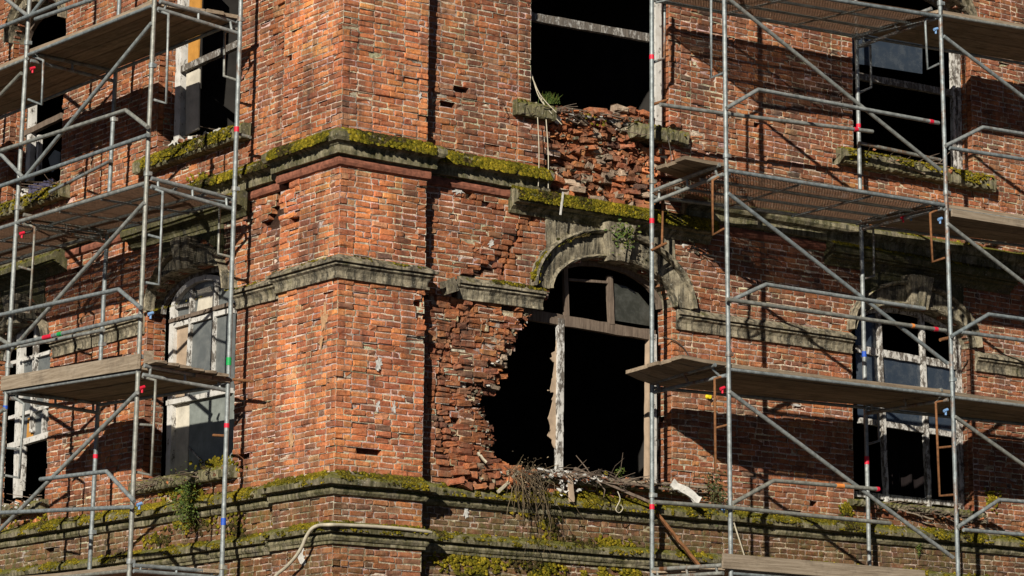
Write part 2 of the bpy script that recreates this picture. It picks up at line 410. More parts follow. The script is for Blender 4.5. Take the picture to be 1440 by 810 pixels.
# ------------------------------------------------------------------ openings
def arch_poly(uL,uR,zb,zs,b,n=18):
    c=(uL+uR)/2; a=(uR-uL)/2
    return [(uL,zb),(uR,zb)]+[(c+a*math.cos(math.pi*i/n),zs+b*math.sin(math.pi*i/n)) for i in range(n+1)]
STOREY=RW(1200,215).z-RW(1217,702).z
class Win: pass
def mk(uL,uR,zb,zs,b):
    w=Win(); w.uL,w.uR,w.zb,w.zs,w.b=uL,uR,zb,zs,b; w.poly=arch_poly(uL,uR,zb,zs,b); return w
W1=mk(RW(772,600).x,RW(945,600).x,RW(860,676).z,RW(862,420).z,.47)
W2=mk(RW(1200,600).x,RW(1368,600).x,RW(1280,709).z,RW(1278,476).z,.42)
UW1=mk(RW(746,100).x,RW(940,100).x,RW(840,163).z,W1.zs+STOREY*1.0,.44)
UW2=mk(RW(1199,150).x,RW(1366,150).x,RW(1275,228).z,W2.zs+STOREY*.98,.42)
L1=mk(Luz(203,560)[0],Luz(329,560)[0],LW(280,662).z,LW(278,420).z,.40)
L2=mk(Luz(-14,560)[0],Luz(68,560)[0],LW(40,706).z,LW(40,492).z,.40)
UL1=mk(Luz(222,120)[0],Luz(337,120)[0],LW(290,196).z,L1.zs+STOREY,.40)
UL2=mk(Luz(12,200)[0],Luz(86,200)[0],LW(60,272).z,L2.zs+STOREY*.98,.40)
# sunlit part at the far end of both walls beyond the frame gets one more pair of openings at the same pitch
# ------------------------------------------------------------------ building root
bld=empty('brick_building',(0,0,0))
tag(bld,'derelict red brick building corner with broken arched windows and mossy stone ledges','building')

soft1=px2r([(745,425),(772,420),(778,700),(705,700),(700,655),(697,640),(688,612),(676,588),(666,572),(668,552),(690,543),(692,520),(703,498),(716,478),(722,468),(738,455),(742,440)])
soft2=px2r([(772,150),(925,150),(930,205),(948,232),(945,262),(925,296),(785,290),(776,262),(768,238),(780,215),(772,190)])
loose_a=px2r([(600,405),(620,408),(770,415),(760,440),(720,500),(690,560),(712,660),(705,690),(610,690),(625,560),(600,480)])
loose_b=px2r([(725,190),(800,190),(800,300),(700,300),(690,380),(640,395),(640,350),(720,290),(760,230)])
loose_c=px2r([(600,120),(660,120),(660,150),(600,150)])
loose_d=px2r([(905,160),(1000,180),(1000,240),(925,300),(905,300)])
loose_e=px2r([(590,410),(625,410),(625,470),(570,480)])
cr1=px2r([(760,288),(742,318),(716,352),(690,372),(655,392)]); cr2=px2r([(733,312),(722,345),(706,385)]); cr3=px2r([(668,424),(640,458),(622,500),(612,560),(628,640)])
cr4=px2r([(640,262),(675,285),(700,292)])
frz=(zc(734),zc(695))
def grnR(u,z):
    v=0
    if z<zc(664): v=.55+.5*mnoise.noise(Vector((u*.9,z*2,1)))
    v+=max(0,.3-abs(z-zc(664)-.05))*1.2
    return max(0,min(1,v))
def colR(u,z):
    lo=z<zc(664)
    pur=.06+.4*mnoise.noise(Vector((u*.7,z*.9,9)))+(.45 if lo else 0)+.02*u
    return pur,(.48 if lo else .78)
def colP(u,z):
    pur=-.18 if z>zc(200) else (.35 if z<zc(664) else (.05+.25*mnoise.noise(Vector((u*1.3,z*1.3,4)))))
    return pur,(.80 if z<zc(664) else 1.28)
def colL(u,z):
    lo=z<zc(664)
    return (.08+.3*mnoise.noise(Vector((u*.8,z*.9,19)))+(.45 if lo else 0)),(.64 if lo else .88)
zA,zB=zc(181),Z1
strip=.19
mb=MB()
wall_courses(mb,RO,RU,RN,PW_R-.12,UR_END,Z0,Z1,hard=[W1.poly,W2.poly,UW1.poly,UW2.poly],soft=[soft1,soft2],
   loose=[(loose_a,.9),(loose_b,.6),(loose_c,.5),(loose_d,.6)],cracks=[(cr1,.028),(cr2,.017),(cr3,.024),(cr4,.014)],
   breaks=[(UW1.uL-strip,zA,zB),(UW1.uR+strip,zA,zB),(UW2.uL-strip,zA,zB),(UW2.uR+strip,zA,zB),(UW1.uR+strip*1.9,zA,zB),(UW2.uL-strip*1.9,zA,zB)],
   proud=[(UW1.uL-strip,UW1.uL,zA,zB,.014),(UW1.uR,UW1.uR+strip,zA,zB,.014),(UW2.uL-strip,UW2.uL,zA,zB,.014),(UW2.uR,UW2.uR+strip,zA,zB,.014)],
   colfn=colR,grn=grnR,seed=3,ox=0,miss=.0012,holes=[px2r([(700,381),(655,400),(640,396),(690,374)])])
def jamb(mb,w,right,depth=.27,seed=1,ux=None):
    """brick reveal on the side of an opening that faces the camera (its far side, u = uR on the right wall, u = uL on the left wall)"""
    zt=w.zs+.02
    if right: wall_courses(mb,np.array([w.uR,0,0.]),np.array([0,-1.,0]),np.array([-1.,0,0]),-depth,-.102,w.zb-.1,zt,colfn=colR,seed=seed,ox=2,mort=(.5,.44,.38))
    else: wall_courses(mb,np.array([0,-w.uL,0.]),np.array([1.,0,0]),np.array([0,-1.,0]),.102,depth,w.zb-.1,zt,colfn=colL,seed=seed,ox=4,mort=(.5,.44,.38))
for i,w in enumerate((W1,W2,UW1,UW2)): jamb(mb,w,True,seed=20+i)
# second skin of masonry left standing round the collapse, set further back so the break is stepped
back=px2r([(700,405),(770,405),(758,440),(735,470),(722,500),(712,530),(690,545),(684,575),(700,610),(716,650),(720,690),(640,690),(640,405)])
wall_courses(mb,np.array([0,.105,0.]),RU,RN,RW(630,500).x,RW(775,500).x,RW(700,690).z,RW(700,405).z,
   soft=[px2r([(742,405),(800,405),(800,700),(722,700),(716,655),(705,630),(694,600),(682,575),(684,556),(704,548),(708,522),(720,500),(730,482),(738,462),(740,440)])],loose=[(loose_a,1.)],colfn=lambda u,z:(.3,.85),seed=41,ox=9,mort=(.4,.35,.3))
rubble(mb,np.array([0,0,0.]),RU,RN,soft2,.09,.06,5,pale=.2,hc=.078)
rubble(mb,np.array([0,0,0.]),RU,RN,px2r([(772,195),(925,195),(940,240),(925,300),(785,292),(770,240)]),.06,.17,6,pale=.1)
rubble(mb,np.array([0,0,0.]),RU,RN,px2r([(640,655),(705,640),(745,670),(745,692),(640,690)]),.05,-.04,8,pale=.12)
rubble(mb,np.array([0,0,0.]),RU,RN,px2r([(700,470),(722,462),(725,500),(705,545),(690,545)]),.05,.02,9,pale=.55)
rubble(mb,np.array([0,0,0.]),RU,RN,px2r([(612,405),(650,408),(640,470),(608,440)]),.06,.03,12,pale=.25)
# solid dark masonry behind the rubble
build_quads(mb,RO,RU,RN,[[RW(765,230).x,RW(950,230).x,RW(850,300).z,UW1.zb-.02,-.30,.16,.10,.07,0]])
wall_r=mb.build('wall',[M['brick'],M['mortar']],bld)

mb=MB()
holesL=[px2l([(378,243),(412,238),(410,300),(384,325),(366,318),(388,285)])]
wall_courses(mb,np.array([0,0,0.]),LU,LN,UL_END,-(-PW_L)+.12,Z0,Z1,hard=[L1.poly,L2.poly,UL1.poly,UL2.poly],
   loose=[(px2l([(340,235),(420,230),(420,340),(340,340)]),.6),(px2l([(400,90),(460,90),(460,130),(400,120)]),.4)],holes=holesL,
   breaks=[(UL1.uL-strip,zA,zB),(UL2.uR+strip,zA,zB)],
   colfn=colL,grn=grnR,seed=5,ox=30,miss=.0012)
for i,w in enumerate((L1,L2,UL1,UL2)): jamb(mb,w,False,seed=50+i)
wall_l=mb.build('wall',[M['brick'],M['mortar']],bld)

mb=MB()   # corner pier
wall_courses(mb,np.array([0,-PJ,0.]),RU,RN,-PJ,PW_R,Z0,Z1,colfn=colP,grn=lambda u,z:.45*grnR(u,z),seed=61,ox=50,miss=.001,endjog=(.109,0),
   loose=[(px2r([(575,410),(640,410),(640,475),(560,485)]),.75)],holes=[[Ruz(*q,PJ) for q in ((598,420),(612,420),(612,431),(598,431))],[Ruz(*q,PJ) for q in ((513,630),(543,632),(543,640),(513,638))]])
wall_courses(mb,np.array([-PJ,0,0.]),LU,LN,PW_L,PJ,Z0,Z1,colfn=colP,grn=lambda u,z:.6*grnR(u,z),seed=62,ox=70,miss=.0012,endjog=(0,.109),
   holes=[[Luz(*q,PJ) for q in ((402,78),(411,78),(411,90),(402,90))],[Luz(*q,PJ) for q in ((396,244),(412,238),(412,262),(396,268))]],
   loose=[([Luz(*q,PJ) for q in ((393,230),(420,230),(425,300),(393,330))],.6)])
wall_courses(mb,np.array([PW_R,0,0.]),np.array([0,1.,0]),np.array([1.,0,0]),-PJ+.102,.0,Z0,Z1,colfn=colP,seed=63,ox=80)
wall_courses(mb,np.array([0,-PW_L,0.]),np.array([-1.,0,0]),np.array([0,1.,0]),-.0,PJ-.102,Z0,Z1,colfn=colP,seed=64,ox=90)
pier=mb.build('corner_pier',[M['brick'],M['mortar']],bld)

# plain masonry below and above the part the photograph covers, floors and inner walls
mb=MB()
def blk(x0,x1,y0,y1,z0,z1,mi=0): mb.box(((x0+x1)/2,(y0+y1)/2,(z0+z1)/2),Vector(((x1-x0)/2,0,0)),Vector((0,(y1-y0)/2,0)),Vector((0,0,(z1-z0)/2)),mi)
XE,YE=UR_END,-UL_END
blk(.0,XE,.0,.4,0,Z0); blk(.0,.4,.4,YE,0,Z0); blk(-PJ,PW_R,-PJ,0,0,Z0); blk(-PJ,0,0,-PW_L,0,Z0); mb.build('lower_masonry',M['backbrick'],bld); mb=MB()
ZT=Z1+2.6
blk(.0,XE,.0,.4,Z1,ZT); blk(.0,.4,.4,YE,Z1,ZT); blk(-PJ,PW_R,-PJ,0,Z1,ZT); blk(-PJ,0,0,-PW_L,Z1,ZT)
mb.build('upper_masonry',M['backbrick'],bld)
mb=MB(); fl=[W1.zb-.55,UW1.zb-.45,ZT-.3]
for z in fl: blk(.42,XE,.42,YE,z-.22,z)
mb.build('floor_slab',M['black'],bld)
mb=MB()  # partitions behind and between windows, added to block light crossing the rooms
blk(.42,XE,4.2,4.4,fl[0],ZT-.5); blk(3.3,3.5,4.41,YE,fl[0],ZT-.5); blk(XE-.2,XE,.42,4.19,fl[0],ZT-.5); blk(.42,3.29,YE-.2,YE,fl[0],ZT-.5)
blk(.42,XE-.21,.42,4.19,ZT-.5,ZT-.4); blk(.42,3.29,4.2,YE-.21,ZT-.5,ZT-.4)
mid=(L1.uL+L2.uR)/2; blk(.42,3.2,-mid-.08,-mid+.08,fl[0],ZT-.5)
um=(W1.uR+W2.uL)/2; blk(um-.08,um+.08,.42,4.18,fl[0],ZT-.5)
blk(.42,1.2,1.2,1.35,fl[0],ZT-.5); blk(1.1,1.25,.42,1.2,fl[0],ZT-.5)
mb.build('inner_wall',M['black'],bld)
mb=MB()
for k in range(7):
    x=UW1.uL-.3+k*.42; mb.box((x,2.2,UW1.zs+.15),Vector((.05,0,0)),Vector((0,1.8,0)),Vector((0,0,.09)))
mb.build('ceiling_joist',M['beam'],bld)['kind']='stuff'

# lime splashes and stains on the brick
def splash(P3,px,py,off,w,h,mat,seed):
    lr2=random.Random(seed); mb=MB(); c0=P3(px,py,off); tu=(P3(px+10,py,off)-c0).normalized(); n=22; V=[c0]; 
    for i in range(n):
        th=2*math.pi*i/n; k=lr2.uniform(.35,1.15); V.append(c0+tu*(w*k*math.cos(th))+Vector((0,0,h*k*math.sin(th))))
    nrm=Vector((0,-1,0)) if P3 is RW else Vector((-1,0,0))
    V=[v+nrm*lr2.uniform(.004,.010) for v in V]
    mb.add(V,[(0,1+i,1+(i+1)%n) for i in range(n)],0); mb.build('lime_splash',mat,bld)
for (f_,x,y,o_,w_,h_,m_) in ((RW,532,513,PJ,.05,.09,'white'),(RW,531,571,PJ,.035,.07,'white'),(RW,554,573,PJ,.035,.09,'white'),(RW,566,558,PJ,.03,.03,'white'),(RW,645,268,0,.10,.06,'white'),
    (LW,456,448,PJ,.09,.17,'stain'),(LW,452,480,PJ,.07,.08,'stain'),(LW,410,620,PJ,.06,.12,'stain'),(RW,690,342,0,.05,.06,'white'),(RW,590,135,PJ,.035,.05,'white'),(LW,425,785,PJ,.10,.13,'white'),(RW,1120,570,0,.10,.02,'white'),(RW,655,718,0,.06,.12,'white')):
    splash(f_,x,y,o_,w_,h_,M[m_],int(x+y))
# ------------------------------------------------------------------ stone courses (swept profiles)
def plan_path(a,b):
    """polyline in plan along the wall faces from parameter a to b; faces: left wall (u<0), pier, right wall"""
    pts=[('L',UL_END),('L',PW_L),('PL',PW_L),('C',0),('PR',PW_R),('R',PW_R),('R',UR_END)]
    return pts
def sweep(mb,pl,prof,step=.07,jit=.0016,mis=None,ncol=None,seed=0,chip=.0,caps=True):
    """pl: plan polyline [(x,y)], exterior on its right-hand side when walked (left wall towards right wall); prof: [(d,z)]"""
    lr=random.Random(seed); n=len(pl)
    pts=[Vector((p[0],p[1])) for p in pl]
    nor=[]
    for i in range(n-1):
        t=(pts[i+1]-pts[i]).normalized(); nor.append(Vector((t.y,-t.x)))
    mit=[]
    for i in range(n):
        if i==0: mit.append(nor[0])
        elif i==n-1: mit.append(nor[-1])
        else:
            m=(nor[i-1]+nor[i]); m=m/ max(.05,(1+nor[i-1].dot(nor[i]))); mit.append(m)
    cols=[]
    for i in range(n-1):
        Ls=(pts[i+1]-pts[i]).length; k=max(1,int(Ls/step))
        for j in range(k+(1 if i==n-2 else 0)):
            f=j/k; cols.append((pts[i].lerp(pts[i+1],f),mit[i].lerp(mit[i+1],f)))
    m=len(prof); vs=[]
    for (c,mm) in cols:
        er=mnoise.noise(Vector((c.x*2.3,c.y*2.3,seed+.5)))
        for (d,z) in prof:
            dd=d+lr.gauss(0,jit)*(1 if d>.01 else 0)+min(0,er)*chip*(1 if d>.03 else 0)
            vs.append(Vector((c.x+mm.x*dd,c.y+mm.y*dd,z+lr.gauss(0,jit*.6)+.006*mnoise.noise(Vector((c.x*1.1,c.y*1.1,z))))))
    fs=[];
    for i in range(len(cols)-1):
        for j in range(m-1): fs.append((i*m+j,(i+1)*m+j,(i+1)*m+j+1,i*m+j+1))
    b=len(mb.f)
    mb.add(vs,fs,0)
    if mis:
        q=b
        for i in range(len(cols)-1):
            for j in range(m-1): mb.m[q]=mis[j]; q+=1
    if caps:
        mb.add(vs[:m],[tuple(range(m))],0); mb.add(vs[-m:],[tuple(range(m-1,-1,-1))],0)
    return cols
def xyL(u): return (0,-u)
def xyR(u): return (u,0)
FULL=[xyL(UL_END),xyL(PW_L),(-PJ,-PW_L),(-PJ,-PJ),(PW_R,-PJ),xyR(PW_R)]
def prof(l): return [(d,zc(y)) for d,y in l]
P_UP=prof([(0,233),(.03,231),(.045,227),(.045,223.5),(.03,220),(.018,219),(.018,217.6),(.088,217.2),(.094,212),(.09,206),(.10,205.2),(.11,203),(.15,201),(.175,196),(.17,189),(.12,184),(.0,181)])
MI_UP=[1,1,1,1,1,0,0,0,0,0,0,0,0,0,0,0]
P_MID=prof([(0,391.5),(.034,391),(.034,387.3),(.02,386.8),(.022,381),(.045,375.8),(.075,373.2),(.075,371.2),(.055,370.8),(.055,369.4),(.105,369),(.105,365.6),(.085,364.5),(0,357)])
P_LO1=prof([(0,696),(.03,695),(.052,691),(.052,687),(.032,684),(.03,682.6),(.125,682),(.135,675),(.115,671),(0,663.5)])
P_LO2=prof([(0,766),(.028,765),(.028,761),(.045,760),(.062,756),(.052,751.5),(.03,750),(.105,749),(.115,743),(.095,739),(0,733)])
mroll=mat_stone('bullnose_brick',.7,.05)
nt=mroll.node_tree
mrollb=M['rollb']=mat_flat('bullnose_red',(.20,.075,.045),.9,.6,14)
# upper cornice: left + pier + right up to the collapse, then right of it
mb=MB(); sweep(mb,FULL+[xyR(RW(768,240).x)],P_UP,mis=MI_UP,seed=1,chip=.03); mb.build('cornice',[M['ledge'],mrollb],bld)
mb=MB(); sweep(mb,[xyR(RW(958,300).x),xyR(UR_END)],P_UP,mis=MI_UP,seed=2,chip=.03); mb.build('cornice',[M['ledge'],mrollb],bld)
def strip_course(name,segs,pr,mat,seed,chip=.03):
    for i,s in enumerate(segs):
        mb=MB(); sweep(mb,s,pr,seed=seed+i,chip=chip); mb.build(name,mat,bld)
strip_course('string_course',[[xyL(L1.uR-.0+.02),xyL(PW_L),(-PJ,-PW_L),(-PJ,-PJ),(PW_R,-PJ),xyR(PW_R)],
   [xyL(L2.uR+.1),xyL(L1.uL-.05)],[xyL(UL_END),xyL(L2.uL-.05)],[xyR(RW(642,400).x),xyR(RW(762,400).x)],
   [xyR(W1.uR+.06),xyR(W2.uL-.02)],[xyR(W2.uR+.06),xyR(UR_END)]],P_MID,M['stone'],30)
mb=MB(); c_=RW(630,403,.05)
mb.box(c_,Vector((.08,.0,.02)),Vector((0,.07,0)),Vector((-.02,0,.07)),0,jit=.02); mb.build('broken_stone_block',M['stone'],bld)
strip_course('lower_ledge',[FULL+[xyR(UR_END)]],P_LO1,M['ledge'],50)
strip_course('plinth_ledge',[FULL+[xyR(UR_END)]],P_LO2,M['ledge'],60)

# window hoods (little cornices over the arches)
def hood(a,b,left,zt,seed,mat='darkstone'):
    k=1/128.
    pr=[(0,zt-.30),(.03,zt-.30),(.05,zt-.26),(.08,zt-.235),(.10,zt-.22),(.10,zt-.205),(.17,zt-.19),(.18,zt-.175),(.165,zt-.165),(.205,zt-.155),(.215,zt-.09),(.19,zt-.05),(.12,zt-.015),(0,zt)]
    mb=MB()
    f=(lambda u,d:(-d,-u)) if left else (lambda u,d:(u,-d))
    s=.002
    sweep(mb,[f(a,0),f(b,0)],pr,seed=seed,chip=.02,step=.04)
    return mb.build('window_hood',M[mat],bld)
def addhood(w,left,zt,seed,ext):
    hood(w.uL-ext,w.uR+ext,left,zt,seed)
zh=lambda px,py: RW(px,py,.1).z
H1=(RW(722,275,.1).x,RW(1003,320,.1).x,zh(725,262)); hood(H1[0],H1[1],False,H1[2],70,'ledge')
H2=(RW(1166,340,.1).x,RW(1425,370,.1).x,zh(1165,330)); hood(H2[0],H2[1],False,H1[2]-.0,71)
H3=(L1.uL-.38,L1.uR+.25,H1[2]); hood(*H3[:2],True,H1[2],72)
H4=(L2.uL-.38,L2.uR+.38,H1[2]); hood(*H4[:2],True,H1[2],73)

# stone arches
def arch(w,left,ao,bo,seed,keystone=True,cen=None):
    c=(w.uL+w.uR)/2; ai=(w.uR-w.uL)/2; bi=w.b
    T3=L3 if left else R3
    pr=[(0,-.24),(0,.07),(.06,.095),(.12,.07),(.13,.03),(.5,.05),(.80,.05),(.81,.02),(.84,.02),(.85,.11),(.93,.14),(1.0,.12),(1.0,-.02)]
    n=44; vs=[]; lr=random.Random(seed)
    for i in range(n+1):
        th=math.pi*(1-i/n)
        for (t,d) in pr:
            a=ai+(ao-ai)*t; b=bi+(bo-bi)*t
            u=c+a*math.cos(th); z=w.zs+b*math.sin(th)
            if i in (0,n): z=w.zs
            u+=lr.gauss(0,.0025); z+=lr.gauss(0,.0025)
            vs.append(T3(u,z,d+lr.gauss(0,.003)))
    m=len(pr); fs=[(i*m+j,(i+1)*m+j,(i+1)*m+j+1,i*m+j+1) for i in range(n) for j in range(m-1)]
    mb=MB(); mb.add(vs,fs,0); mb.add(vs[:m],[tuple(range(m))],0); mb.add(vs[-m:],[tuple(range(m))],0)
    o=mb.build('window_arch',M['stone'],bld)
    if keystone:
        mb=MB(); zb=w.zs+bi-.04; zt=w.zs+bo+.06
        for (x0,x1,y0,y1,dz) in ((-.14,-.05,-.21,-.08,0),(-.048,.05,-.078,.08,.035),(.052,.14,.082,.21,0)):
            d=.15+dz; q=[(x0,zb),(x1,zb),(y1,zt),(y0,zt)]
            vs=[T3(c+u,z,-.1) for u,z in q]+[T3(c+u,z,d+(.05 if z==zt else 0)+lr.gauss(0,.004)) for u,z in q]
            mb.add(vs,[(0,1,5,4),(1,2,6,5),(2,3,7,6),(3,0,4,7),(4,5,6,7)],0)
        mb.build('keystone',M['stone'],o)
    return o
arch(W1,False,1.23,.82,80); arch(W2,False,1.15,.74,81); arch(UW1,False,1.2,.77,82); arch(UW2,False,1.12,.74,83)
arch(L1,True,.92,.68,84); arch(L2,True,.82,.68,85); arch(UL1,True,.92,.68,86); arch(UL2,True,.8,.66,87)

def spandrel(w,left,hw,zt,mat='darkstone'):
    T3=L3 if left else R3; c=(w.uL+w.uR)/2; mb=MB(); z0=w.zs+w.b+.02; lr2=random.Random(int(abs(c)*100)); n=14
    top=[(c-hw+2*hw*i/n+lr2.gauss(0,.01),zt) for i in range(n+1)]; bot=[(c-hw*1.0+2*hw*i/n,w.zs+.42+(.0 if i in (0,n) else .35*math.sin(math.pi*i/n))) for i in range(n+1)]
    V=[T3(u,z,.016+lr2.gauss(0,.003)) for u,z in top]+[T3(u,z,.016+lr2.gauss(0,.003)) for u,z in bot]+[T3(u,z,-.05) for u,z in top]+[T3(u,z,-.05) for u,z in bot]
    m=n+1; F=[]
    for i in range(n): F+=[(m+i,m+i+1,i+1,i),(2*m+i,2*m+i+1,3*m+i+1,3*m+i),(i,i+1,2*m+i+1,2*m+i),(m+i,3*m+i,3*m+i+1,m+i+1)]
    F+=[(0,2*m,3*m,m),(n,m+n,3*m+n,2*m+n)]
    mb.add(V,F,0); mb.build('spandrel_stone',M[mat],bld)
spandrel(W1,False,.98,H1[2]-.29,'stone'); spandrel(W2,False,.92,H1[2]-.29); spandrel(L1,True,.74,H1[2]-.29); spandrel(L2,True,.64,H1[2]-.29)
# near-side reveals and sills of every opening
def sill(w,left,ext,zt,h,proj,mat,seed,gaps=()):
    f=(lambda u:(0,-u)) if left else (lambda u:(u,0))
    a,b=w.uL-ext,w.uR+ext; pieces=[]; cur=a
    for (g0,g1) in gaps:
        pieces.append((cur,g0)); cur=g1
    pieces.append((cur,b))
    for k,(x,y) in enumerate(pieces):
        pr=[(-.25,zt-h),(proj*.85,zt-h),(proj,zt-h+.02),(proj*1.02,zt-h*.4),(proj,zt-.05),(proj*.8,zt-.015),(-.25,zt+.01)]
        mb=MB(); sweep(mb,[f(x),f(y)],pr,seed=seed+k,step=.04,jit=.006,chip=.05); mb.build('sill',mat,bld)
sill(UW1,False,.26,UW1.zb+.005,.19,.10,M['ledge'],90,gaps=[(RW(776,160).x,RW(888,180).x)])
sill(UW2,False,.30,UW2.zb+.01,.22,.16,M['ledge'],92)
sill(UL1,True,.30,UL1.zb+.01,.20,.15,M['ledge'],94)
sill(UL2,True,.30,UL2.zb+.01,.20,.15,M['ledge'],96)
for i,w in enumerate((W1,W2)): sill(w,False,.1,w.zb+.0,.1,.11,M['ledge'],98+i)
for i,w in enumerate((L1,L2)): sill(w,True,.12,w.zb+.0,.16,.12,M['ledge'],110+i)
def reveal(vs):
    mb=MB(); mb.add(vs,[(0,1,2,3)]); mb.build('window_reveal',M['backbrick'],bld)
for w in (W1,W2,UW1,UW2):
    if w is not W1: reveal([R3(w.uL-.02,w.zb,-.02),R3(w.uL-.02,w.zs,-.02),R3(w.uL-.02,w.zs,-.42),R3(w.uL-.02,w.zb,-.42)])
    reveal([R3(w.uR+.02,w.zb-.1,-.27),R3(w.uR+.02,w.zs+.5,-.27),R3(w.uR+.3,w.zs+.5,-.42),R3(w.uR+.3,w.zb-.1,-.42)])
for w in (L1,L2,UL1,UL2):
    reveal([L3(w.uR+.02,w.zb,-.02),L3(w.uR+.02,w.zs,-.02),L3(w.uR+.02,w.zs,-.42),L3(w.uR+.02,w.zb,-.42)])
    reveal([L3(w.uL-.02,w.zb-.1,-.27),L3(w.uL-.02,w.zs+.5,-.27),L3(w.uL-.3,w.zs+.5,-.42),L3(w.uL-.3,w.zb-.1,-.42)])
# inner face of the outer walls so that the rooms are closed
# ------------------------------------------------------------------ windows
def bar(mb,T3,u0,z0,u1,z1,w,off,dep=.05,mi=0,jit=.003):
    """straight bar between two points in the wall plane, width w"""
    a=Vector((u0,z0)); b=Vector((u1,z1)); t=(b-a).normalized(); n=Vector((-t.y,t.x))*(w/2)
    L=(b-a).length; k=max(1,int(L/.12)); vs=[]
    for i in range(k+1):
        c=a.lerp(b,i/k)
        for s in (-1,1):
            q=c+n*s*(1+rnd.uniform(-.12,.06)); vs+= [T3(q.x,q.y,off+rnd.gauss(0,jit*.5)),T3(q.x,q.y,off-dep)]
    fs=[]
    for i in range(k):
        p,q=i*4,(i+1)*4
        fs+=[(p,q,q+2,p+2),(p+1,p+3,q+3,q+1),(p,p+1,q+1,q),(p+2,q+2,q+3,p+3)]
    fs+=[(0,2,3,1),(k*4,k*4+1,k*4+3,k*4+2)]
    mb.add(vs,fs,mi)
def pane(poly,T3,off,mat,name,parent,thick=.006):
    mb=MB(); n=len(poly)
    vs=[T3(u,z,off) for u,z in poly]+[T3(u,z,off-thick) for u,z in poly]
    mb.add(vs,[tuple(range(n)),tuple(range(2*n-1,n-1,-1))]+[(i,(i+1)%n,n+(i+1)%n,n+i) for i in range(n)])
    return mb.build(name,mat,parent)
def winroot(w,left):
    T=L3 if left else R3; o=empty('window',T((w.uL+w.uR)/2,w.zb,-.2)); o.parent=bld; return o
def archbar(mb,w,T3,off,wd=.06,sh=.03,dep=.06):
    c=(w.uL+w.uR)/2; a=(w.uR-w.uL)/2-sh; b=w.b-sh; n=20; pts=[(c+a*math.cos(math.pi*i/n),w.zs+b*math.sin(math.pi*i/n)) for i in range(n+1)]
    for p,q in zip(pts,pts[1:]): bar(mb,T3,*p,*q,wd,off,dep)
O_=-.17
def U_(px,py): return RW(px,py,O_).x
def Zr(px,py): return RW(px,py,O_).z
# --- lower right-hand window beside the hole (W1)
wr=winroot(W1,False); mb=MB()
bar(mb,R3,*Ruz(787,663,O_),*Ruz(789,448,O_),.085,O_+.012,.06); mb.build('mullion',M['paint'],wr)
mb=MB()
bar(mb,R3,*Ruz(736,441,O_),*Ruz(922,472,O_),.13,O_,.08); mb.build('transom',M['oldwood'],wr)
mb=MB(); bar(mb,R3,*Ruz(914,690,O_),*Ruz(916,470,O_),.07,O_,.08); mb.build('frame_post',M['tan'],wr)
mb=MB(); bar(mb,R3,*Ruz(922,690,O_+.09),*Ruz(922,470,O_+.09),.035,O_+.09,.05); mb.build('frame_post',M['paintw'],wr)
mb=MB(); bar(mb,R3,*Ruz(798,444,O_),*Ruz(796,375,O_),.06,O_,.05); bar(mb,R3,*Ruz(861,456,O_),*Ruz(858,388,O_),.075,O_+.004,.05)
bar(mb,R3,*Ruz(800,393,O_),*Ruz(858,397,O_),.03,O_+.002,.04); archbar(mb,W1,R3,O_-.004); mb.build('fanlight_frame',M['oldwood'],wr)
pane([Ruz(866,450,O_),Ruz(916,458,O_),Ruz(915,430,O_),Ruz(900,412,O_),Ruz(882,402,O_),Ruz(866,398,O_)],R3,O_-.03,M['glassk'],'pane',wr)
def jag(P,k=4,a=.012):
    out=[]
    for i in range(len(P)):
        p,q=P[i],P[(i+1)%len(P)]
        for j in range(k): f=j/k; out.append((p[0]+(q[0]-p[0])*f+rnd.gauss(0,a)*(1 if j else .3),p[1]+(q[1]-p[1])*f+rnd.gauss(0,a)*(1 if j else .3)))
    return out
P_=[Ruz(*q,O_) for q in ((787,470),(784,490),(777,503),(782,511),(780,530),(776,546),(772,549),(781,553),(779,566),(773,588),(776,602),(772,612),(780,625),(787,640))]
pane(jag(P_),R3,O_-.03,M['tan'],'broken_panel',wr,.012)
# --- lower right-hand window behind the scaffold (W2)
wr=winroot(W2,False); mb=MB()
bar(mb,R3,*Ruz(1248,715,O_),*Ruz(1236,440,O_),.062,O_+.01,.06); bar(mb,R3,*Ruz(1308,722,O_),*Ruz(1296,438,O_),.07,O_+.01,.06); mb.build('mullion',M['paint'],wr)
mb=MB(); bar(mb,R3,*Ruz(1206,490,O_),*Ruz(1352,516,O_),.10,O_,.07); mb.build('transom',M['paint'],wr); mb=MB(); bar(mb,R3,*Ruz(1210,591,O_),*Ruz(1354,613,O_),.075,O_,.06); mb.build('transom',M['paint'],wr)
mb=MB(); bar(mb,R3,W2.uL+.04,W2.zb,W2.uL+.04,W2.zs+.05,.09,O_-.003,.08); bar(mb,R3,W2.uR-.05,W2.zb,W2.uR-.05,W2.zs+.05,.09,O_-.003,.08)
bar(mb,R3,W2.uL,W2.zb+.09,W2.uR,W2.zb+.09,.07,O_-.006,.07); archbar(mb,W2,R3,O_-.008); mb.build('frame',M['paint'],wr)
pane([Ruz(*q,O_) for q in ((1206,493),(1356,517),(1358,615),(1210,592))],R3,O_-.04,M['glass'],'pane',wr)
pane([Ruz(*q,O_) for q in ((1206,450),(1234,440),(1236,494),(1206,490))],R3,O_-.042,M['glass'],'pane',wr)
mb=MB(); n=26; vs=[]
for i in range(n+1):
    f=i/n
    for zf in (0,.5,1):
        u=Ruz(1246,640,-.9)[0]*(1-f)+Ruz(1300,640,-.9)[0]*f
        vs.append(R3(u,RW(1270,705,-.9).z*(1-zf)+RW(1270,598,-.9).z*zf,-.9-.05*math.sin(f*19+zf*1.4)-.02*math.sin(f*41)))
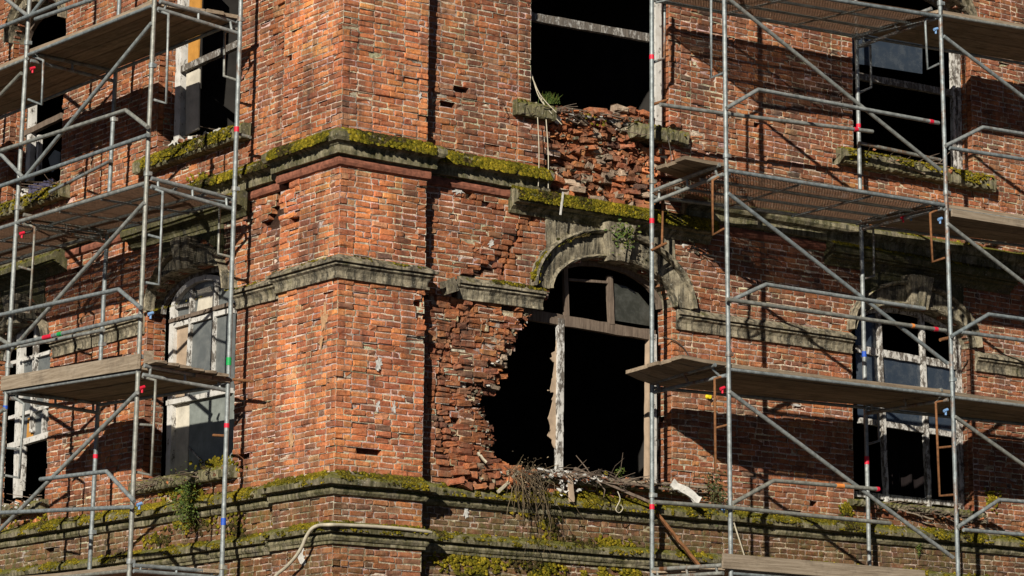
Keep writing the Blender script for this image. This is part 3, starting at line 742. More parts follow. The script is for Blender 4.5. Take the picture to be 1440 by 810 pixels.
mb.add(vs,[(i*3+j,(i+1)*3+j,(i+1)*3+j+1,i*3+j+1) for i in range(n) for j in range(2)],0,smooth=True); mb.build('curtain',M['curtain'],wr)
# --- upper right-hand windows
wr=winroot(UW1,False); mb=MB(); bar(mb,R3,*Ruz(744,22,O_),*Ruz(926,55,O_),.10,O_,.07); mb.build('transom',M['paintg'],wr)
mb=MB(); bar(mb,R3,UW1.uR-.06,UW1.zb-.05,UW1.uR-.06,UW1.zs,.11,O_+.07,.1); mb.build('frame_post',M['paintw'],wr)
mb=MB(); bar(mb,R3,UW1.uL+.04,UW1.zb+.4,UW1.uL+.04,UW1.zs,.06,O_-.003,.07); archbar(mb,UW1,R3,O_-.006); bar(mb,R3,UW1.uL,UW1.zb+.0,UW1.uR,UW1.zb+.0,.06,O_+.1,.1); mb.build('frame',M['paintg'],wr)
wr=winroot(UW2,False); mb=MB(); bar(mb,R3,*Ruz(1200,105,O_),*Ruz(1352,133,O_),.09,O_,.07); mb.build('transom',M['paintg'],wr)
mb=MB(); bar(mb,R3,UW2.uR-.05,UW2.zb,UW2.uR-.05,UW2.zs,.08,O_-.003,.08); bar(mb,R3,UW2.uR-.15,UW2.zb,UW2.uR-.15,UW2.zs,.05,O_+.004,.06); mb.build('frame_post',M['paint'],wr)
mb=MB(); bar(mb,R3,UW2.uL+.04,UW2.zb,UW2.uL+.04,UW2.zs,.08,O_-.003,.08); bar(mb,R3,UW2.uL,UW2.zb+.05,UW2.uR,UW2.zb+.05,.08,O_-.004,.08); archbar(mb,UW2,R3,O_-.008); mb.build('frame',M['paintg'],wr)
pane([Ruz(*q,O_) for q in ((1202,60),(1300,78),(1300,102),(1202,86))]if 0 else [(UW2.uL+.08,Zr(1204,89)),(U_(1300,100),Zr(1300,103)),(U_(1300,40),UW2.zs),(UW2.uL+.08,UW2.zs)],R3,O_-.04,M['glass'],'pane',wr)
# --- left-hand windows
def Lu(px,py): return Luz(px,py,O_)
wr=winroot(L1,True); mb=MB()
bar(mb,L3,*Lu(237,668),*Lu(243,432),.115,O_+.01,.09); mb.build('frame_post',M['paintw'],wr)
mb=MB(); bar(mb,L3,*Lu(262,565),*Lu(270,405),.048,O_+.015,.06); bar(mb,L3,*Lu(297,556),*Lu(303,398),.05,O_+.015,.06); mb.build('mullion',M['paint'],wr)
mb=MB(); bar(mb,L3,*Lu(240,459),*Lu(325,436),.06,O_+.005,.08); bar(mb,L3,*Lu(240,452),*Lu(325,428),.045,O_+.03,.1,1); mb.build('transom',[M['paintw'],M['oldwood']],wr); mb=MB(); bar(mb,L3,*Lu(235,567),*Lu(325,549),.06,O_+.02,.08); mb.build('transom',[M['paintw'],M['oldwood']],wr)
mb=MB()
AP=[Lu(*q) for q in ((241,440),(245,425),(252,413),(262,402),(275,394),(290,390),(304,391),(318,398))]
for p,q in zip(AP,AP[1:]): bar(mb,L3,*p,*q,.07,O_+.012,.08)
mb.build('arched_head',M['paintw'],wr)
mb=MB(); archbar(mb,L1,L3,O_-.004,.06); bar(mb,L3,L1.uR-.04,L1.zb,L1.uR-.04,L1.zs,.07,O_-.006,.08); bar(mb,L3,*Lu(242,433),*Lu(266,428),.035,O_,.04); mb.build('frame',M['paintg'],wr)
pane([Lu(*q) for q in ((240,462),(262,456),(258,560),(236,566))],L3,O_-.04,M['tan'],'pane',wr)
pane([Lu(*q) for q in ((264,457),(328,440),(326,548),(262,562))],L3,O_-.03,M['glassd'],'pane',wr)
pane([Lu(*q) for q in ((240,452),(328,428),(328,405),(305,388),(275,382),(252,394),(240,420))],L3,O_-.05,M['glassd'],'pane',wr)
pane([Lu(*q) for q in ((272,450),(276,420),(274,408),(292,402),(300,420),(296,440))],L3,O_-.03,M['cream'],'pane',wr)
pane([Lu(*q) for q in ((238,570),(262,566),(258,665),(236,672))],L3,O_-.05,M['cream'],'panel',wr,.02)
pane([Lu(*q) for q in ((263,566),(328,552),(326,655),(262,668))],L3,O_-.035,M['gpanel'],'panel',wr,.02)
mb=MB(); bar(mb,L3,*Lu(262,628),*Lu(292,660),.025,O_-.02,.02); mb.build('loose_strip',M['paint'],wr)
wr=winroot(L2,True); mb=MB(); bar(mb,L3,*Lu(22,700),*Lu(28,470),.13,O_+.01,.08); mb.build('frame_post',M['paintw'],wr)
mb=MB(); bar(mb,L3,*Lu(44,608),*Lu(51,455),.07,O_+.015,.06); bar(mb,L3,*Lu(30,690),*Lu(33,625),.05,O_+.015,.06); bar(mb,L3,*Lu(60,610),*Lu(63,560),.05,O_+.015,.06); mb.build('mullion',M['paint'],wr)
mb=MB(); bar(mb,L3,*Lu(10,512),*Lu(70,495),.05,O_+.005,.07); mb.build('transom',M['paintw'],wr); mb=MB(); bar(mb,L3,*Lu(12,588),*Lu(70,570),.05,O_+.006,.07); mb.build('transom',M['paintw'],wr); mb=MB(); bar(mb,L3,*Lu(12,628),*Lu(70,611),.08,O_+.02,.08); mb.build('transom',M['paintw'],wr)
mb=MB(); archbar(mb,L2,L3,O_-.004,.08); bar(mb,L3,L2.uR-.03,L2.zb,L2.uR-.03,L2.zs,.05,O_-.006,.08); mb.build('frame',M['paintg'],wr)
pane([Lu(*q) for q in ((30,505),(70,494),(68,610),(26,622))],L3,O_-.04,M['glassd'],'pane',wr)
pane([Lu(*q) for q in ((36,588),(45,585),(43,616),(34,620))],L3,O_-.03,M['ochre'],'pane',wr)
wr=winroot(UL1,True); mb=MB(); bar(mb,L3,*Lu(250,200),*Lu(256,-40),.14,O_+.02,.1); mb.build('frame_post',M['paintw'],wr)
mb=MB(); bar(mb,L3,*Lu(257,98),*Lu(336,62),.085,O_+.03,.07); mb.build('transom',M['paintg'],wr)
pane([Lu(*q) for q in ((259,190),(277,182),(278,96),(260,104))],L3,O_-.02,M['cream'],'panel',wr,.02)
pane([Lu(*q) for q in ((262,90),(276,84),(280,10),(282,-60),(266,-60))],L3,O_-.02,M['ochre'],'panel',wr,.02)
mb=MB(); archbar(mb,UL1,L3,O_-.004,.08); bar(mb,L3,UL1.uR-.03,UL1.zb,UL1.uR-.03,UL1.zs,.05,O_-.006,.08); mb.build('frame',M['oldwood'],wr)
wr=winroot(UL2,True); mb=MB(); bar(mb,L3,*Lu(40,255),*Lu(46,100),.12,O_+.02,.08); bar(mb,L3,*Lu(52,240),*Lu(53,190),.06,O_,.06); mb.build('frame_post',M['paintw'],wr)
mb=MB(); bar(mb,L3,*Lu(36,188),*Lu(88,163),.08,O_+.03,.07); mb.build('transom',M['oldwood'],wr)
mb=MB(); archbar(mb,UL2,L3,O_-.004,.08); mb.build('frame',M['oldwood'],wr)
pane([Lu(*q) for q in ((65,222),(74,210),(82,214),(81,232),(70,242))],L3,O_-.03,M['gpanel'],'pane',wr)

# ------------------------------------------------------------------ scaffolds
TR=.0275
class Scaf:
    def __init__(s,root,plane,front,back): s.root=root; s.pl=plane; s.f=front; s.b=back
    def p(s,px,py,off): return s.pl(px,py,off)
    def pole(s,top,bot,off,mat='steel',couplers=(),bands=(),x=0):
        a=s.p(*top,off); b=s.p(*bot,off); d=(a-b)/(a.z-b.z)
        t=a+d*max(0,(Z1+1.2-a.z)); e=b-d*b.z
        mb=MB(); mb.tube([e,b,b.lerp(a,.5),a,t],TR,12); o=mb.build('pole',M[mat],s.root)
        for y in couplers:
            f=(y-top[1])/(bot[1]-top[1]); c=a.lerp(b,f); mb=MB(); mb.tube([c-d*.028,c+d*.028],TR*1.4,10); 
            mb.box(c+Vector((.03,-.02,0)),Vector((.018,0,0)),Vector((0,.018,0)),Vector((0,0,.022))); mb.build('coupler',M['steelr'],o)
        for (y,m,h) in bands:
            f=(y-top[1])/(bot[1]-top[1]); c=a.lerp(b,f); mb=MB(); mb.tube([c-d*h,c+d*h],TR*1.12,12); mb.build('tape_band',M[m],o)
        return o
    def tube(s,pts,off,name,mat='steel',r=TR*.92,bands=()):
        """pts: [(px,py[,off])]"""
        P=[s.p(q[0],q[1],q[2] if len(q)>2 else off) for q in pts]
        mb=MB(); mb.tube(P,r,10); o=mb.build(name,M[mat],s.root)
        for (f,m,h) in bands:
            i=len(P)-2; c=P[i].lerp(P[i+1],f); d=(P[i+1]-P[i]).normalized(); mb=MB(); mb.tube([c-d*h,c+d*h],r*1.15,10); mb.build('tape_band',M[m],o)
        return o
    def endframe(s,u0,u1,l0,l1,mat='steel'):
        """upper tube and lower tube from the back plane to the front plane with short struts"""
        a=s.p(*u0,s.b); b=s.p(*u1,s.f); c=s.p(*l0,s.b); d=s.p(*l1,s.f); mb=MB()
        mb.tube([a,b],TR*.9,10); mb.tube([c,d],TR*.85,10)
        for f in (.08,.5,.92): mb.tube([a.lerp(b,f),c.lerp(d,f)],TR*.6,8)
        return mb.build('end_frame',M[mat],s.root)
    def bracket(s,pts,off,mat='steel',rung=None):
        P=[s.p(q[0],q[1],off) for q in pts]; mb=MB(); mb.tube(P,TR*.62,8)
        if rung:
            for q0,q1 in rung: mb.tube([s.p(*q0,off),s.p(*q1,off)],TR*.55,8)
        return mb.build('side_bracket',M[mat],s.root)
    def quad(s,fl,fr,bl,br): return [s.p(*fl,s.f),s.p(*fr,s.f),s.p(*bl,s.b),s.p(*br,s.b)]
    def timber(s,fl,fr,bl,br,n=5,mat='board',thick=.042,ext=(0,0),edge=True):
        a,b,c,d=s.quad(fl,fr,bl,br); mb=MB(); lr=random.Random(int(fl[0]*7+fl[1]))
        dx=(b-a).normalized()
        for k in range(n):
            f0=(k+.03)/n; f1=(k+.965)/n
            e0=lr.uniform(-.03,.04)+ext[0]; e1=lr.uniform(-.03,.04)+ext[1]
            p0=a.lerp(c,f0)-dx*e0; p1=b.lerp(d,f0)+dx*e1; q0=a.lerp(c,f1)-dx*e0; q1=b.lerp(d,f1)+dx*e1
            up=Vector((0,0,thick)); sg=lr.uniform(-.006,.006); t=lr.uniform(.75,1.15); col=(t,t*.97,t*.94,0)
            m0,m1=p0.lerp(p1,.5)+Vector((0,0,-.012+sg)),q0.lerp(q1,.5)+Vector((0,0,-.012+sg))
            vs=[p0,m0,p1,q0,m1,q1]; vs=vs+[v+up for v in vs]
            mb.add(vs,[(0,1,4,3),(1,2,5,4),(6,9,10,7),(7,10,11,8),(0,6,7,1),(1,7,8,2),(3,4,10,9),(4,5,11,10),(0,3,9,6),(2,8,11,5)],0,col)
        o=mb.build('timber_deck',M[mat],s.root)
        if edge:
            for (x,y,nm) in ((a,b,1),(c,d,0)):
                m2=MB(); m2.tube([x-Vector((0,0,.028)),y-Vector((0,0,.028))],TR*.8,8); m2.build('ledger',M['steel'],o)
        return o
    def grating(s,fl,fr,bl,br,nl=80,nw=28,mat='rustmesh'):
        a,b,c,d=s.quad(fl,fr,bl,br); mb=MB(); w=.0042; h=.003
        upv=Vector((0,0,h))
        def strip(p,q,ww,h=.003):
            upv=Vector((0,0,h)); t=(q-p).normalized(); n=t.cross(Vector((0,0,1))).normalized()*ww
            vs=[p-n,p+n,q+n,q-n]; vs=vs+[v+upv for v in vs]
            mb.add(vs,[(0,3,2,1),(4,5,6,7),(0,1,5,4),(1,2,6,5),(2,3,7,6),(3,0,4,7)],0)
        for i in range(nl+1):
            f=i/nl; strip(a.lerp(b,f),c.lerp(d,f),(.0105 if i%27 else .015),.005)
        for j in range(nw+1):
            f=j/nw; strip(a.lerp(c,f),b.lerp(d,f),w)
        o=mb.build('grating_deck',M[mat],s.root)
        for f in (0,.34,.67,1):
            m2=MB(); p=a.lerp(c,f)-Vector((0,0,.03)); q=b.lerp(d,f)-Vector((0,0,.03)); m2.tube([p,q],TR*(.95 if f in(0,1) else .7),8); m2.build('ledger',M['steel'],o)
        for f in (0.02,.33,.66,.98):
            m2=MB(); m2.tube([a.lerp(b,f)-Vector((0,0,.06)),c.lerp(d,f)-Vector((0,0,.06))],TR*.5,6); m2.build('cross_bar',M['steelr'],o)
        return o

# --- left scaffold
S=empty('scaffolding',LW(120,400,.95)*1.0); S.location.z=0
tag(S,'weathered tube scaffolding with timber and mesh decks standing before the narrow left wall','scaffolding')
s=Scaf(S,LW,1.5,.40); f_,b_=s.f,s.b
s.pole((217.5,0),(181.7,810),f_,couplers=(95,250,508,790),bands=())
s.pole((41.7,0),(-6.3,810),f_,couplers=(62,298,520),bands=((578,'blue',.02),))
s.pole((339,0),(311.7,810),b_,couplers=(28,272,540,798),bands=((187,'red',.03),(515,'green',.045),(604,'red',.025),(736,'blue',.04)))
s.pole((168,0),(125.5,810),b_,couplers=(172,490,750),bands=((646,'red',.025),))
s.pole((-140,0),(-195,810),f_); s.pole((-6,0),(-62,810),b_)
# decks
s.timber((40,74),(214,5),(162,97),(338,26),5,'boardy'); s.timber((-140,152),(39,79),(-10,167),(161,98),5,'boardy')
s.grating((28,308),(205,254),(151,323),(330,277)); s.grating((-150,365),(28,309),(-20,374),(150,324))
s.timber((6,549),(196,519),(141,566),(322,538),5,'boardy',ext=(.05,0))
s.timber((-8,818),(182,799),(122,832),(311,806),5,'boardy')
mb=MB(); a=s.p(3,540,f_+.03); b=s.p(195,508,f_+.03); mb.box((a+b)/2,(b-a)/2,Vector((.018,0,0)),Vector((0,0,.085)),0,jit=.006); mb.build('toe_board',M['boardy'],S)
mb=MB()
for k in range(6):
    q=s.p(207,515,f_).lerp(s.p(318,538,b_),(k+.6)/6.4)+Vector((0,-.03,.055)); mb.box(q,Vector((.075,0,0)),Vector((0,.11,0)),Vector((0,0,.016)),0,col=(rnd.uniform(.6,1.1),)*3+(0,),jit=.006)
mb.build('loose_board_ends',M['boardy'],S)
mb=MB(); mb.box(s.p(209,503,f_-.05),Vector((.05,0,0)),Vector((0,.025,0)),Vector((0,0,.075)),0,jit=.006); mb.build('toe_board_end',M['boardy'],S)
s.endframe((332,31),(225,2),(335,47),(222,12)); s.endframe((327,279),(213,251),(328,294),(213,262)); s.endframe((316,535),(203,514),(319,549),(201,527)); s.endframe((307,804),(188,795),(307,812),(188,803))
s.endframe((152,327),(33,302),(152,341),(33,315),'steelr'); s.endframe((141,567),(14,552),(141,581),(14,560),'steelr'); s.endframe((160,100),(43,75),(160,114),(43,85),'steelr')
# rails: bent guard rails and mid rails
fo=f_+.055
s.tube([(-140,262),(0,212),(177,155),(208,179)],fo,'guard_rail'); s.tube([(-140,308),(0,262),(208,190)],fo,'guard_rail')
s.tube([(-150,478),(0,443),(167,407),(198,433)],fo,'guard_rail')
o=s.tube([(-150,523),(0,489),(198,444)],fo,'guard_rail',bands=((.36,'red',.11),(.45,'green',.05)))
s.tube([(57,674),(150,663),(189,705)],fo,'guard_rail'); s.tube([(-180,722),(0,721),(185,713)],fo,'guard_rail')
s.tube([(70,270),(156,226)],b_+.05,'guard_rail','steelr',TR*.8); s.tube([(30,487),(146,464)],b_+.05,'guard_rail','steel',TR*.85)
s.tube([(-100,82),(0,39),(95,0),(210,-46)],fo,'guard_rail'); s.tube([(50,27),(128,0),(215,-32)],fo+.02,'guard_rail')
# braces
fb=f_+.03
s.tube([(213,33),(35,250)],fb,'brace'); s.tube([(203,285),(18,490)],fb,'brace'); s.tube([(193,552),(-12,757)],fb,'brace')
s.tube([(30,103),(-150,290)],fb,'brace'); s.tube([(-20,195),(32,249)],fb,'brace'); s.tube([(-60,440),(14,485)],fb,'brace'); s.tube([(6,575),(-150,700)],fb,'brace')
s.tube([(-16,-20),(40,23)],fb,'brace'); s.tube([(76,-20),(42,23)],fb,'brace')
# hooked side brackets beside the poles
s.bracket([(222,15),(237,20),(234,145),(215,140)],f_-.06); s.bracket([(207,262),(229,270),(224,400),(203,397)],f_-.06,rung=[((226,335),(207,330))])
s.bracket([(200,530),(219,535),(213,668),(193,664)],f_-.06,rung=[((216,598),(197,597))])
s.bracket([(333,40),(316,46),(315,107),(334,113)],b_-.03); s.bracket([(327,288),(309,293),(307,357),(327,362)],b_-.03,'steelr')
s.bracket([(43,78),(61,85),(59,147),(40,140)],f_-.06,'steelr'); s.bracket([(32,312),(49,320),(42,440),(24,437)],f_-.06,'steelr',rung=[((45,380),(27,375))])
s.bracket([(14,555),(34,568),(27,672),(4,668)],f_-.06,'steel',rung=[((30,632),(8,630))])
# small coloured clamps
def clamp(sc,px,py,off,mat):
    c=sc.p(px,py,off); mb=MB(); mb.tube([c-Vector((.03,.0,.012)),c+Vector((.03,0,.012))],.02,8); mb.tube([c,c+Vector((.0,0,-.06))],.014,6); return mb.build('clamp_handle',M[mat],sc.root)
clamp(s,200,545,f_-.05,'red'); clamp(s,46,96,f_-.05,'red'); clamp(s,31,328,f_-.05,'red'); clamp(s,196,709,f_-.02,'bluel'); clamp(s,212,441,f_-.03,'bluel')
s.tube([(355,536),(308,532)],b_-.05,'wall_tie','rust',TR*.7); s.tube([(352,193),(334,188)],b_-.1,'wall_tie','steelr',TR*.7); s.tube([(300,612),(318,613)],b_-.05,'wall_tie','rust',TR*.6)

# --- right scaffold
S2=empty('scaffolding',RW(1150,400,.85)*1.0); S2.location.z=0
tag(S2,'long tube scaffolding with diagonal braces standing before the wide right wall','scaffolding')
s=Scaf(S2,RW,1.38,.32); f_,b_=s.f,s.b
s.pole((1018.5,0),(1028,810),f_,couplers=(225,505,792))
s.pole((1321.7,0),(1347.5,810),f_,'steelr',couplers=(5,278,540))
s.pole((916.5,0),(917,810),b_,couplers=(262,700),bands=((83,'red',.028),(318,'red',.03),(716,'red',.03)))
s.pole((1203,0),(1223,810),b_,couplers=(55,300,560),bands=((182,'red',.025),(505,'blue',.035),(652,'red',.05)))
s.pole((1634,0),(1672,810),f_); s.pole((1500,0),(1535,810),b_)
s.grating((1019,-28),(1322,20),(916,-4),(1204,48)); s.timber((1322,18),(1636,70),(1204,47),(1500,97),5)
s.grating((1020,236),(1327,285),(916,273),(1209,310)); s.timber((1328,291),(1650,338),(1209,314),(1510,352),5)
s.timber((966,224),(1022,234),(922,239),(975,256),3,edge=False)
s.timber((1024,516),(1335,553),(917,542),(1216,570),5,ext=(.0,0)); s.timber((962,504),(1023,514),(880,526),(915,540),5,edge=False); s.timber((1337,555),(1660,595),(1217,571),(1530,603),5)
s.timber((1028,803),(1346,828),(917,806),(1223,834),5)
mb=MB(); a=s.p(1016,789,f_+.03); b=s.p(1300,812,f_+.03); mb.box((a+b)/2,(b-a)/2,Vector((0,.018,0)),Vector((0,0,.085)),0,jit=.006); mb.build('toe_board',M['board'],S2)
mb=MB(); a=s.p(1338,299,f_+.02); b=s.p(1600,340,f_+.02); mb.box((a+b)/2,(b-a)/2,Vector((0,.014,0)),Vector((0,0,.05)),0,jit=.005); mb.build('toe_board',M['board'],S2)
s.endframe((920,268),(1012,232),(919,284),(1017,245)); s.endframe((917,538),(1006,513),(918,552),(1021,528),'steelr'); s.endframe((917,801),(1015,795),(917,812),(1017,806),'steelr')
s.endframe((1206,52),(1310,12),(1206,66),(1320,24),'steelr'); s.endframe((1211,310),(1318,283),(1211,323),(1325,293),'steelr'); s.endframe((1217,568),(1325,548),(1217,582),(1333,562),'steelr')
fo=f_+.055
s.tube([(1022,152),(1066,126),(1320,173)],fo,'guard_rail',bands=((.955,'red',.03),)); s.tube([(928,147),(1020,160),(1227,185)],fo-.9,'guard_rail',bands=((.88,'red',.03),))
s.tube([(1330,205),(1382,179),(1640,222)],fo,'guard_rail'); s.tube([(1335,208),(1640,255)],fo,'guard_rail'); s.tube([(1208,201),(1322,225)],b_+.05,'guard_rail','steelr',TR*.85)
s.tube([(1025,424),(1077,400),(1212,421),(1300,434)],fo,'guard_rail'); s.tube([(1022,421),(1330,465)],fo+.02,'guard_rail',bands=((.84,'orange',.02),(.95,'red',.03)))
s.tube([(1338,473),(1390,442),(1650,478)],fo,'guard_rail'); s.tube([(1352,467),(1650,507)],fo,'guard_rail')
s.tube([(1030,708),(1088,676),(1236,688)],fo,'guard_rail',bands=((.62,'orange',.06),(.985,'red',.02))); s.tube([(920,706),(1020,713),(1252,736)],fo,'guard_rail')
s.tube([(1347,741),(1405,703),(1660,722)],fo,'guard_rail'); s.tube([(1355,745),(1660,770)],fo,'guard_rail')
fb=f_+.03
s.tube([(1024,-2),(1322,239)],fb,'brace'); s.tube([(1024,272),(1332,511)],fb,'brace'); s.tube([(1026,551),(1340,784)],fb,'brace')
s.tube([(1327,51),(1640,290)],fb,'brace'); s.tube([(1333,315),(1650,560)],fb,'brace'); s.tube([(1343,586),(1660,810)],fb,'brace')
s.bracket([(1320,20),(1301,27),(1304,97),(1320,90)],f_-.06); s.bracket([(1325,292),(1308,300),(1311,368),(1328,363)],f_-.06,'rust'); s.bracket([(1333,562),(1316,566),(1321,697),(1340,696)],f_-.06,'rust',rung=[((1319,630),(1337,628))])
s.bracket([(1017,245),(1002,254),(1002,330),(1018,322)],f_-.06,'rust'); s.bracket([(1020,528),(1005,533),(1006,664),(1024,668)],f_-.06,'rust',rung=[((1006,602),(1022,598))])
s.bracket([(1018,-10),(1000,0),(1000,109),(1017,103)],f_-.06); s.bracket([(919,282),(932,280),(931,344),(918,352)],b_-.03,'rust')
s.bracket([(1207,66),(1224,64),(1225,123),(1207,131)],b_-.03); s.bracket([(935,-10),(934,82),(918,88)],b_-.03,'steelr')
s.bracket([(1211,322),(1228,322),(1229,388),(1214,392)],b_-.03,'steelr'); s.bracket([(1217,580),(1235,578),(1236,620),(1219,625)],b_-.03,'steelr')
clamp(s,1016,546,f_-.05,'red'); clamp(s,1270,306,f_-.5,'red'); clamp(s,1281,304,f_-.5,'bluel'); clamp(s,1322,308,f_-.05,'bluel'); clamp(s,1330,577,f_-.05,'bluel'); clamp(s,1316,41,f_-.05,'bluel'); clamp(s,1018,714,f_-.03,'bluel')
s.tube([(916,352),(937,342)],b_+.02,'wall_tie','rust',TR*.6); s.tube([(918,147),(937,141)],b_,'wall_tie','rust',TR*.7); s.tube([(1322,478),(1340,474)],f_-.3,'wall_tie','rust',TR*.8)
c=RW(994.5,558,.0); mb=MB(); mb.tube([c,c+Vector((0,-.05,0))],.03,10); tag(mb.build('yellow_disc',M['yellow'],None),'small yellow round disc on the brick under the timber deck','disc')

# ------------------------------------------------------------------ moss (ground cover)
MOSS=MB()
def mosscol(q=None):
    t=rnd.random(); s_=rnd.uniform(.65,1.2)
    if q is not None:
        v=mnoise.noise(Vector((q.x*2.2,q.y*2.2,q.z*3)))
        if v<-.22 and rnd.random()<.75: k=rnd.choice(((.07,.05,.022),(.04,.04,.012),(.10,.075,.03))); return (k[0]*s_,k[1]*s_,k[2]*s_,0)
        t=t*.6+.2+v*.55
    c=[(.065,.064,.010),(.14,.125,.013),(.235,.19,.018),(.34,.26,.024)][max(0,min(3,int(t*4)))]
    return (c[0]*s_,c[1]*s_,c[2]*s_,0)
DOME=[]
def dome_template():
    n=7; vs=[(0,0,1)]
    for i,(ph) in enumerate((math.radians(40),math.radians(80))):
        for k in range(n): vs.append((math.sin(ph)*math.cos(2*math.pi*(k+.5*i)/n),math.sin(ph)*math.sin(2*math.pi*(k+.5*i)/n),math.cos(ph)))
    fs=[(0,1+k,1+(k+1)%n) for k in range(n)]
    for k in range(n): fs+= [(1+k,1+n+k,1+n+(k+1)%n),(1+k,1+n+(k+1)%n,1+(k+1)%n)]
    return vs,fs
DV,DF=dome_template()
def clump(c,N,r,h,blades=7):
    N=N.normalized(); a=N.cross(Vector((.3,.2,.9))).normalized(); b=N.cross(a)
    col=mosscol(c)
    vs=[c+a*(x*r*rnd.uniform(.75,1.2))+b*(y*r*rnd.uniform(.75,1.2))+N*(z*h*rnd.uniform(.7,1.25)) for x,y,z in DV]
    MOSS.add(vs,DF,0,col,True)
    for _ in range(blades):
        th=rnd.uniform(0,6.28); q=c+a*math.cos(th)*r*rnd.uniform(.2,1)+b*math.sin(th)*r*rnd.uniform(.2,1)+N*h*.6
        d=(N+Vector((rnd.gauss(0,.5),rnd.gauss(0,.5),rnd.gauss(0,.5)))).normalized()*rnd.uniform(.007,.016); t=a*.003 if rnd.random()<.5 else b*.003
        MOSS.add([q-t,q+t,q+d],[(0,1,2)],0,mosscol(c))
def moss_on(pl,d0,d1,z0,z1,dens,r,cover,seed,face=.0):
    """scatter along a plan path between profile points (d0,z0) and (d1,z1)"""
    pts=[Vector(p) for p in pl]
    for a,b in zip(pts,pts[1:]):
        L=(b-a).length
        if L<.01: continue
        t=(b-a)/L; nn=Vector((t.y,-t.x)); k=int(L*dens*1.8)
        for _ in range(k):
            f=rnd.random(); v=rnd.random(); q=a.lerp(b,f)
            cov=mnoise.noise(Vector((q.x*1.9,q.y*1.9,seed)))*.6+mnoise.noise(Vector((q.x*7,q.y*7,seed+3+v*2)))*.4
            if cov<cover: continue
            d=d0+(d1-d0)*v; z=z0+(z1-z0)*v
            sl=Vector((nn.x,nn.y,0))*(z0-z1)*-1
            N=Vector((nn.x*.75,nn.y*.75,.8))
            rr=r*rnd.uniform(.45,1.0)
            clump(Vector((q.x+nn.x*d,q.y+nn.y*d,z)),N,rr,rr*rnd.uniform(.5,.9))
def zcs(*ys): return [zc(y) for y in ys]
pu=FULL+[xyR(RW(762,240).x)]
moss_on(pu[1:],.185,.15,zc(201),zc(188),210,.036,-.75,1); moss_on(pu[1:],.15,.01,zc(187),zc(180),170,.032,-.75,2)
moss_on(pu[:2],.185,.15,zc(200),zc(188),150,.03,-.3,1); moss_on(pu[:2],.15,.01,zc(187),zc(180),150,.03,-.3,2)
moss_on([xyR(RW(958,300).x),xyR(UR_END)],.16,.01,zc(187),zc(180),60,.03,.15,3)
moss_on(FULL+[xyR(UR_END)],.13,.135,zc(681),zc(673),100,.02,.06,4); moss_on(FULL+[xyR(UR_END)],.12,.01,zc(673),zc(662),170,.024,-.06,5)
moss_on([xyR(RW(620,690).x),xyR(RW(920,700).x)],.13,.02,zc(681),zc(660),150,.03,-.35,6)
moss_on(FULL+[xyR(UR_END)],.115,.01,zc(742),zc(732),120,.024,.04,7); moss_on(FULL+[xyR(UR_END)],.115,.11,zc(748),zc(741),80,.018,.12,8)
moss_on([xyR(RW(600,755).x),xyR(RW(900,780).x)],.02,.02,zc(800),zc(768),260,.032,.05,9)
for h in (H1,): moss_on([xyR(h[0]),xyR(h[1])],.212,.2,h[2]-.17,h[2]-.06,300,.026,-.5,10); moss_on([xyR(h[0]),xyR(h[1])],.2,.02,h[2]-.05,h[2]+.01,200,.033,-.5,11)
moss_on(FULL,.10,.01,zc(364),zc(357),60,.018,.12,14); moss_on([xyR(RW(690,400).x),xyR(RW(762,400).x)],.1,.01,zc(364),zc(357),170,.022,-.3,15)
moss_on([xyR(H2[0]),xyR(H2[1])],.2,.02,H1[2]-.05,H1[2]+.01,90,.03,-.2,12)
for h in (H3,H4): moss_on([xyL(h[0]),xyL(h[1])],.2,.02,h[2]-.06,h[2]+.01,60,.03,-.1,13)
def sillmoss(w,left,ext,proj,dens,seed,cover=-.15):
    f=xyL if left else xyR
    moss_on([f(w.uL-ext),f(w.uR+ext)],proj+.01,proj,w.zb-.16,w.zb-.03,dens,.026,cover+.1,seed); moss_on([f(w.uL-ext),f(w.uR+ext)],proj,-.02,w.zb-.02,w.zb+.02,dens,.028,cover,seed+1)
sillmoss(UL1,True,.1,.15,150,20,-.3); sillmoss(UL2,True,.25,.15,130,22,-.2); sillmoss(UW2,False,.25,.16,120,24,-.05); sillmoss(UW1,False,.2,.1,25,26,.15)
# moss on top arcs of the stone arch
for k in range(260):
    th=math.radians(rnd.uniform(100,178)); c=(W1.uL+W1.uR)/2; q=R3(c+1.22*math.cos(th),W1.zs+.76*math.sin(th),.10)
    if mnoise.noise(Vector((th*3,1,1)))>-.15: clump(q+Vector((rnd.gauss(0,.02),0,rnd.gauss(0,.015))),Vector((math.cos(th),-.5,math.sin(th))),rnd.uniform(.015,.032),.02)
for (cx,cy,sx,sy,n,lf) in ((285,250,18,6,60,1),(305,655,22,10,160,1),(255,690,30,12,170,1),(1190,717,9,8,90,0),(1395,700,9,12,60,0),(700,790,90,12,160,0),(845,690,30,14,90,0),(770,735,14,14,70,0),(655,785,40,14,140,0),(740,712,16,10,80,0),(770,770,40,14,160,0),(860,765,30,8,90,0),(265,735,30,12,120,1),(330,745,14,22,90,1),(395,735,8,26,110,1),(220,760,20,8,70,1),(60,735,40,8,60,1),(640,250,20,4,40,0)):
    for _ in range(n):
        x,y=rnd.gauss(cx,sx*.6),rnd.gauss(cy,sy*.6); q=(LW if lf else RW)(x,y,.012); clump(q,Vector((-1,-.2,.4)) if lf else Vector((-.2,-1,.4)),rnd.uniform(.014,.03),.016)
tag(MOSS.build('moss',M['moss']),'yellow green moss grown along the stone ledges and sills','moss',kind='stuff')

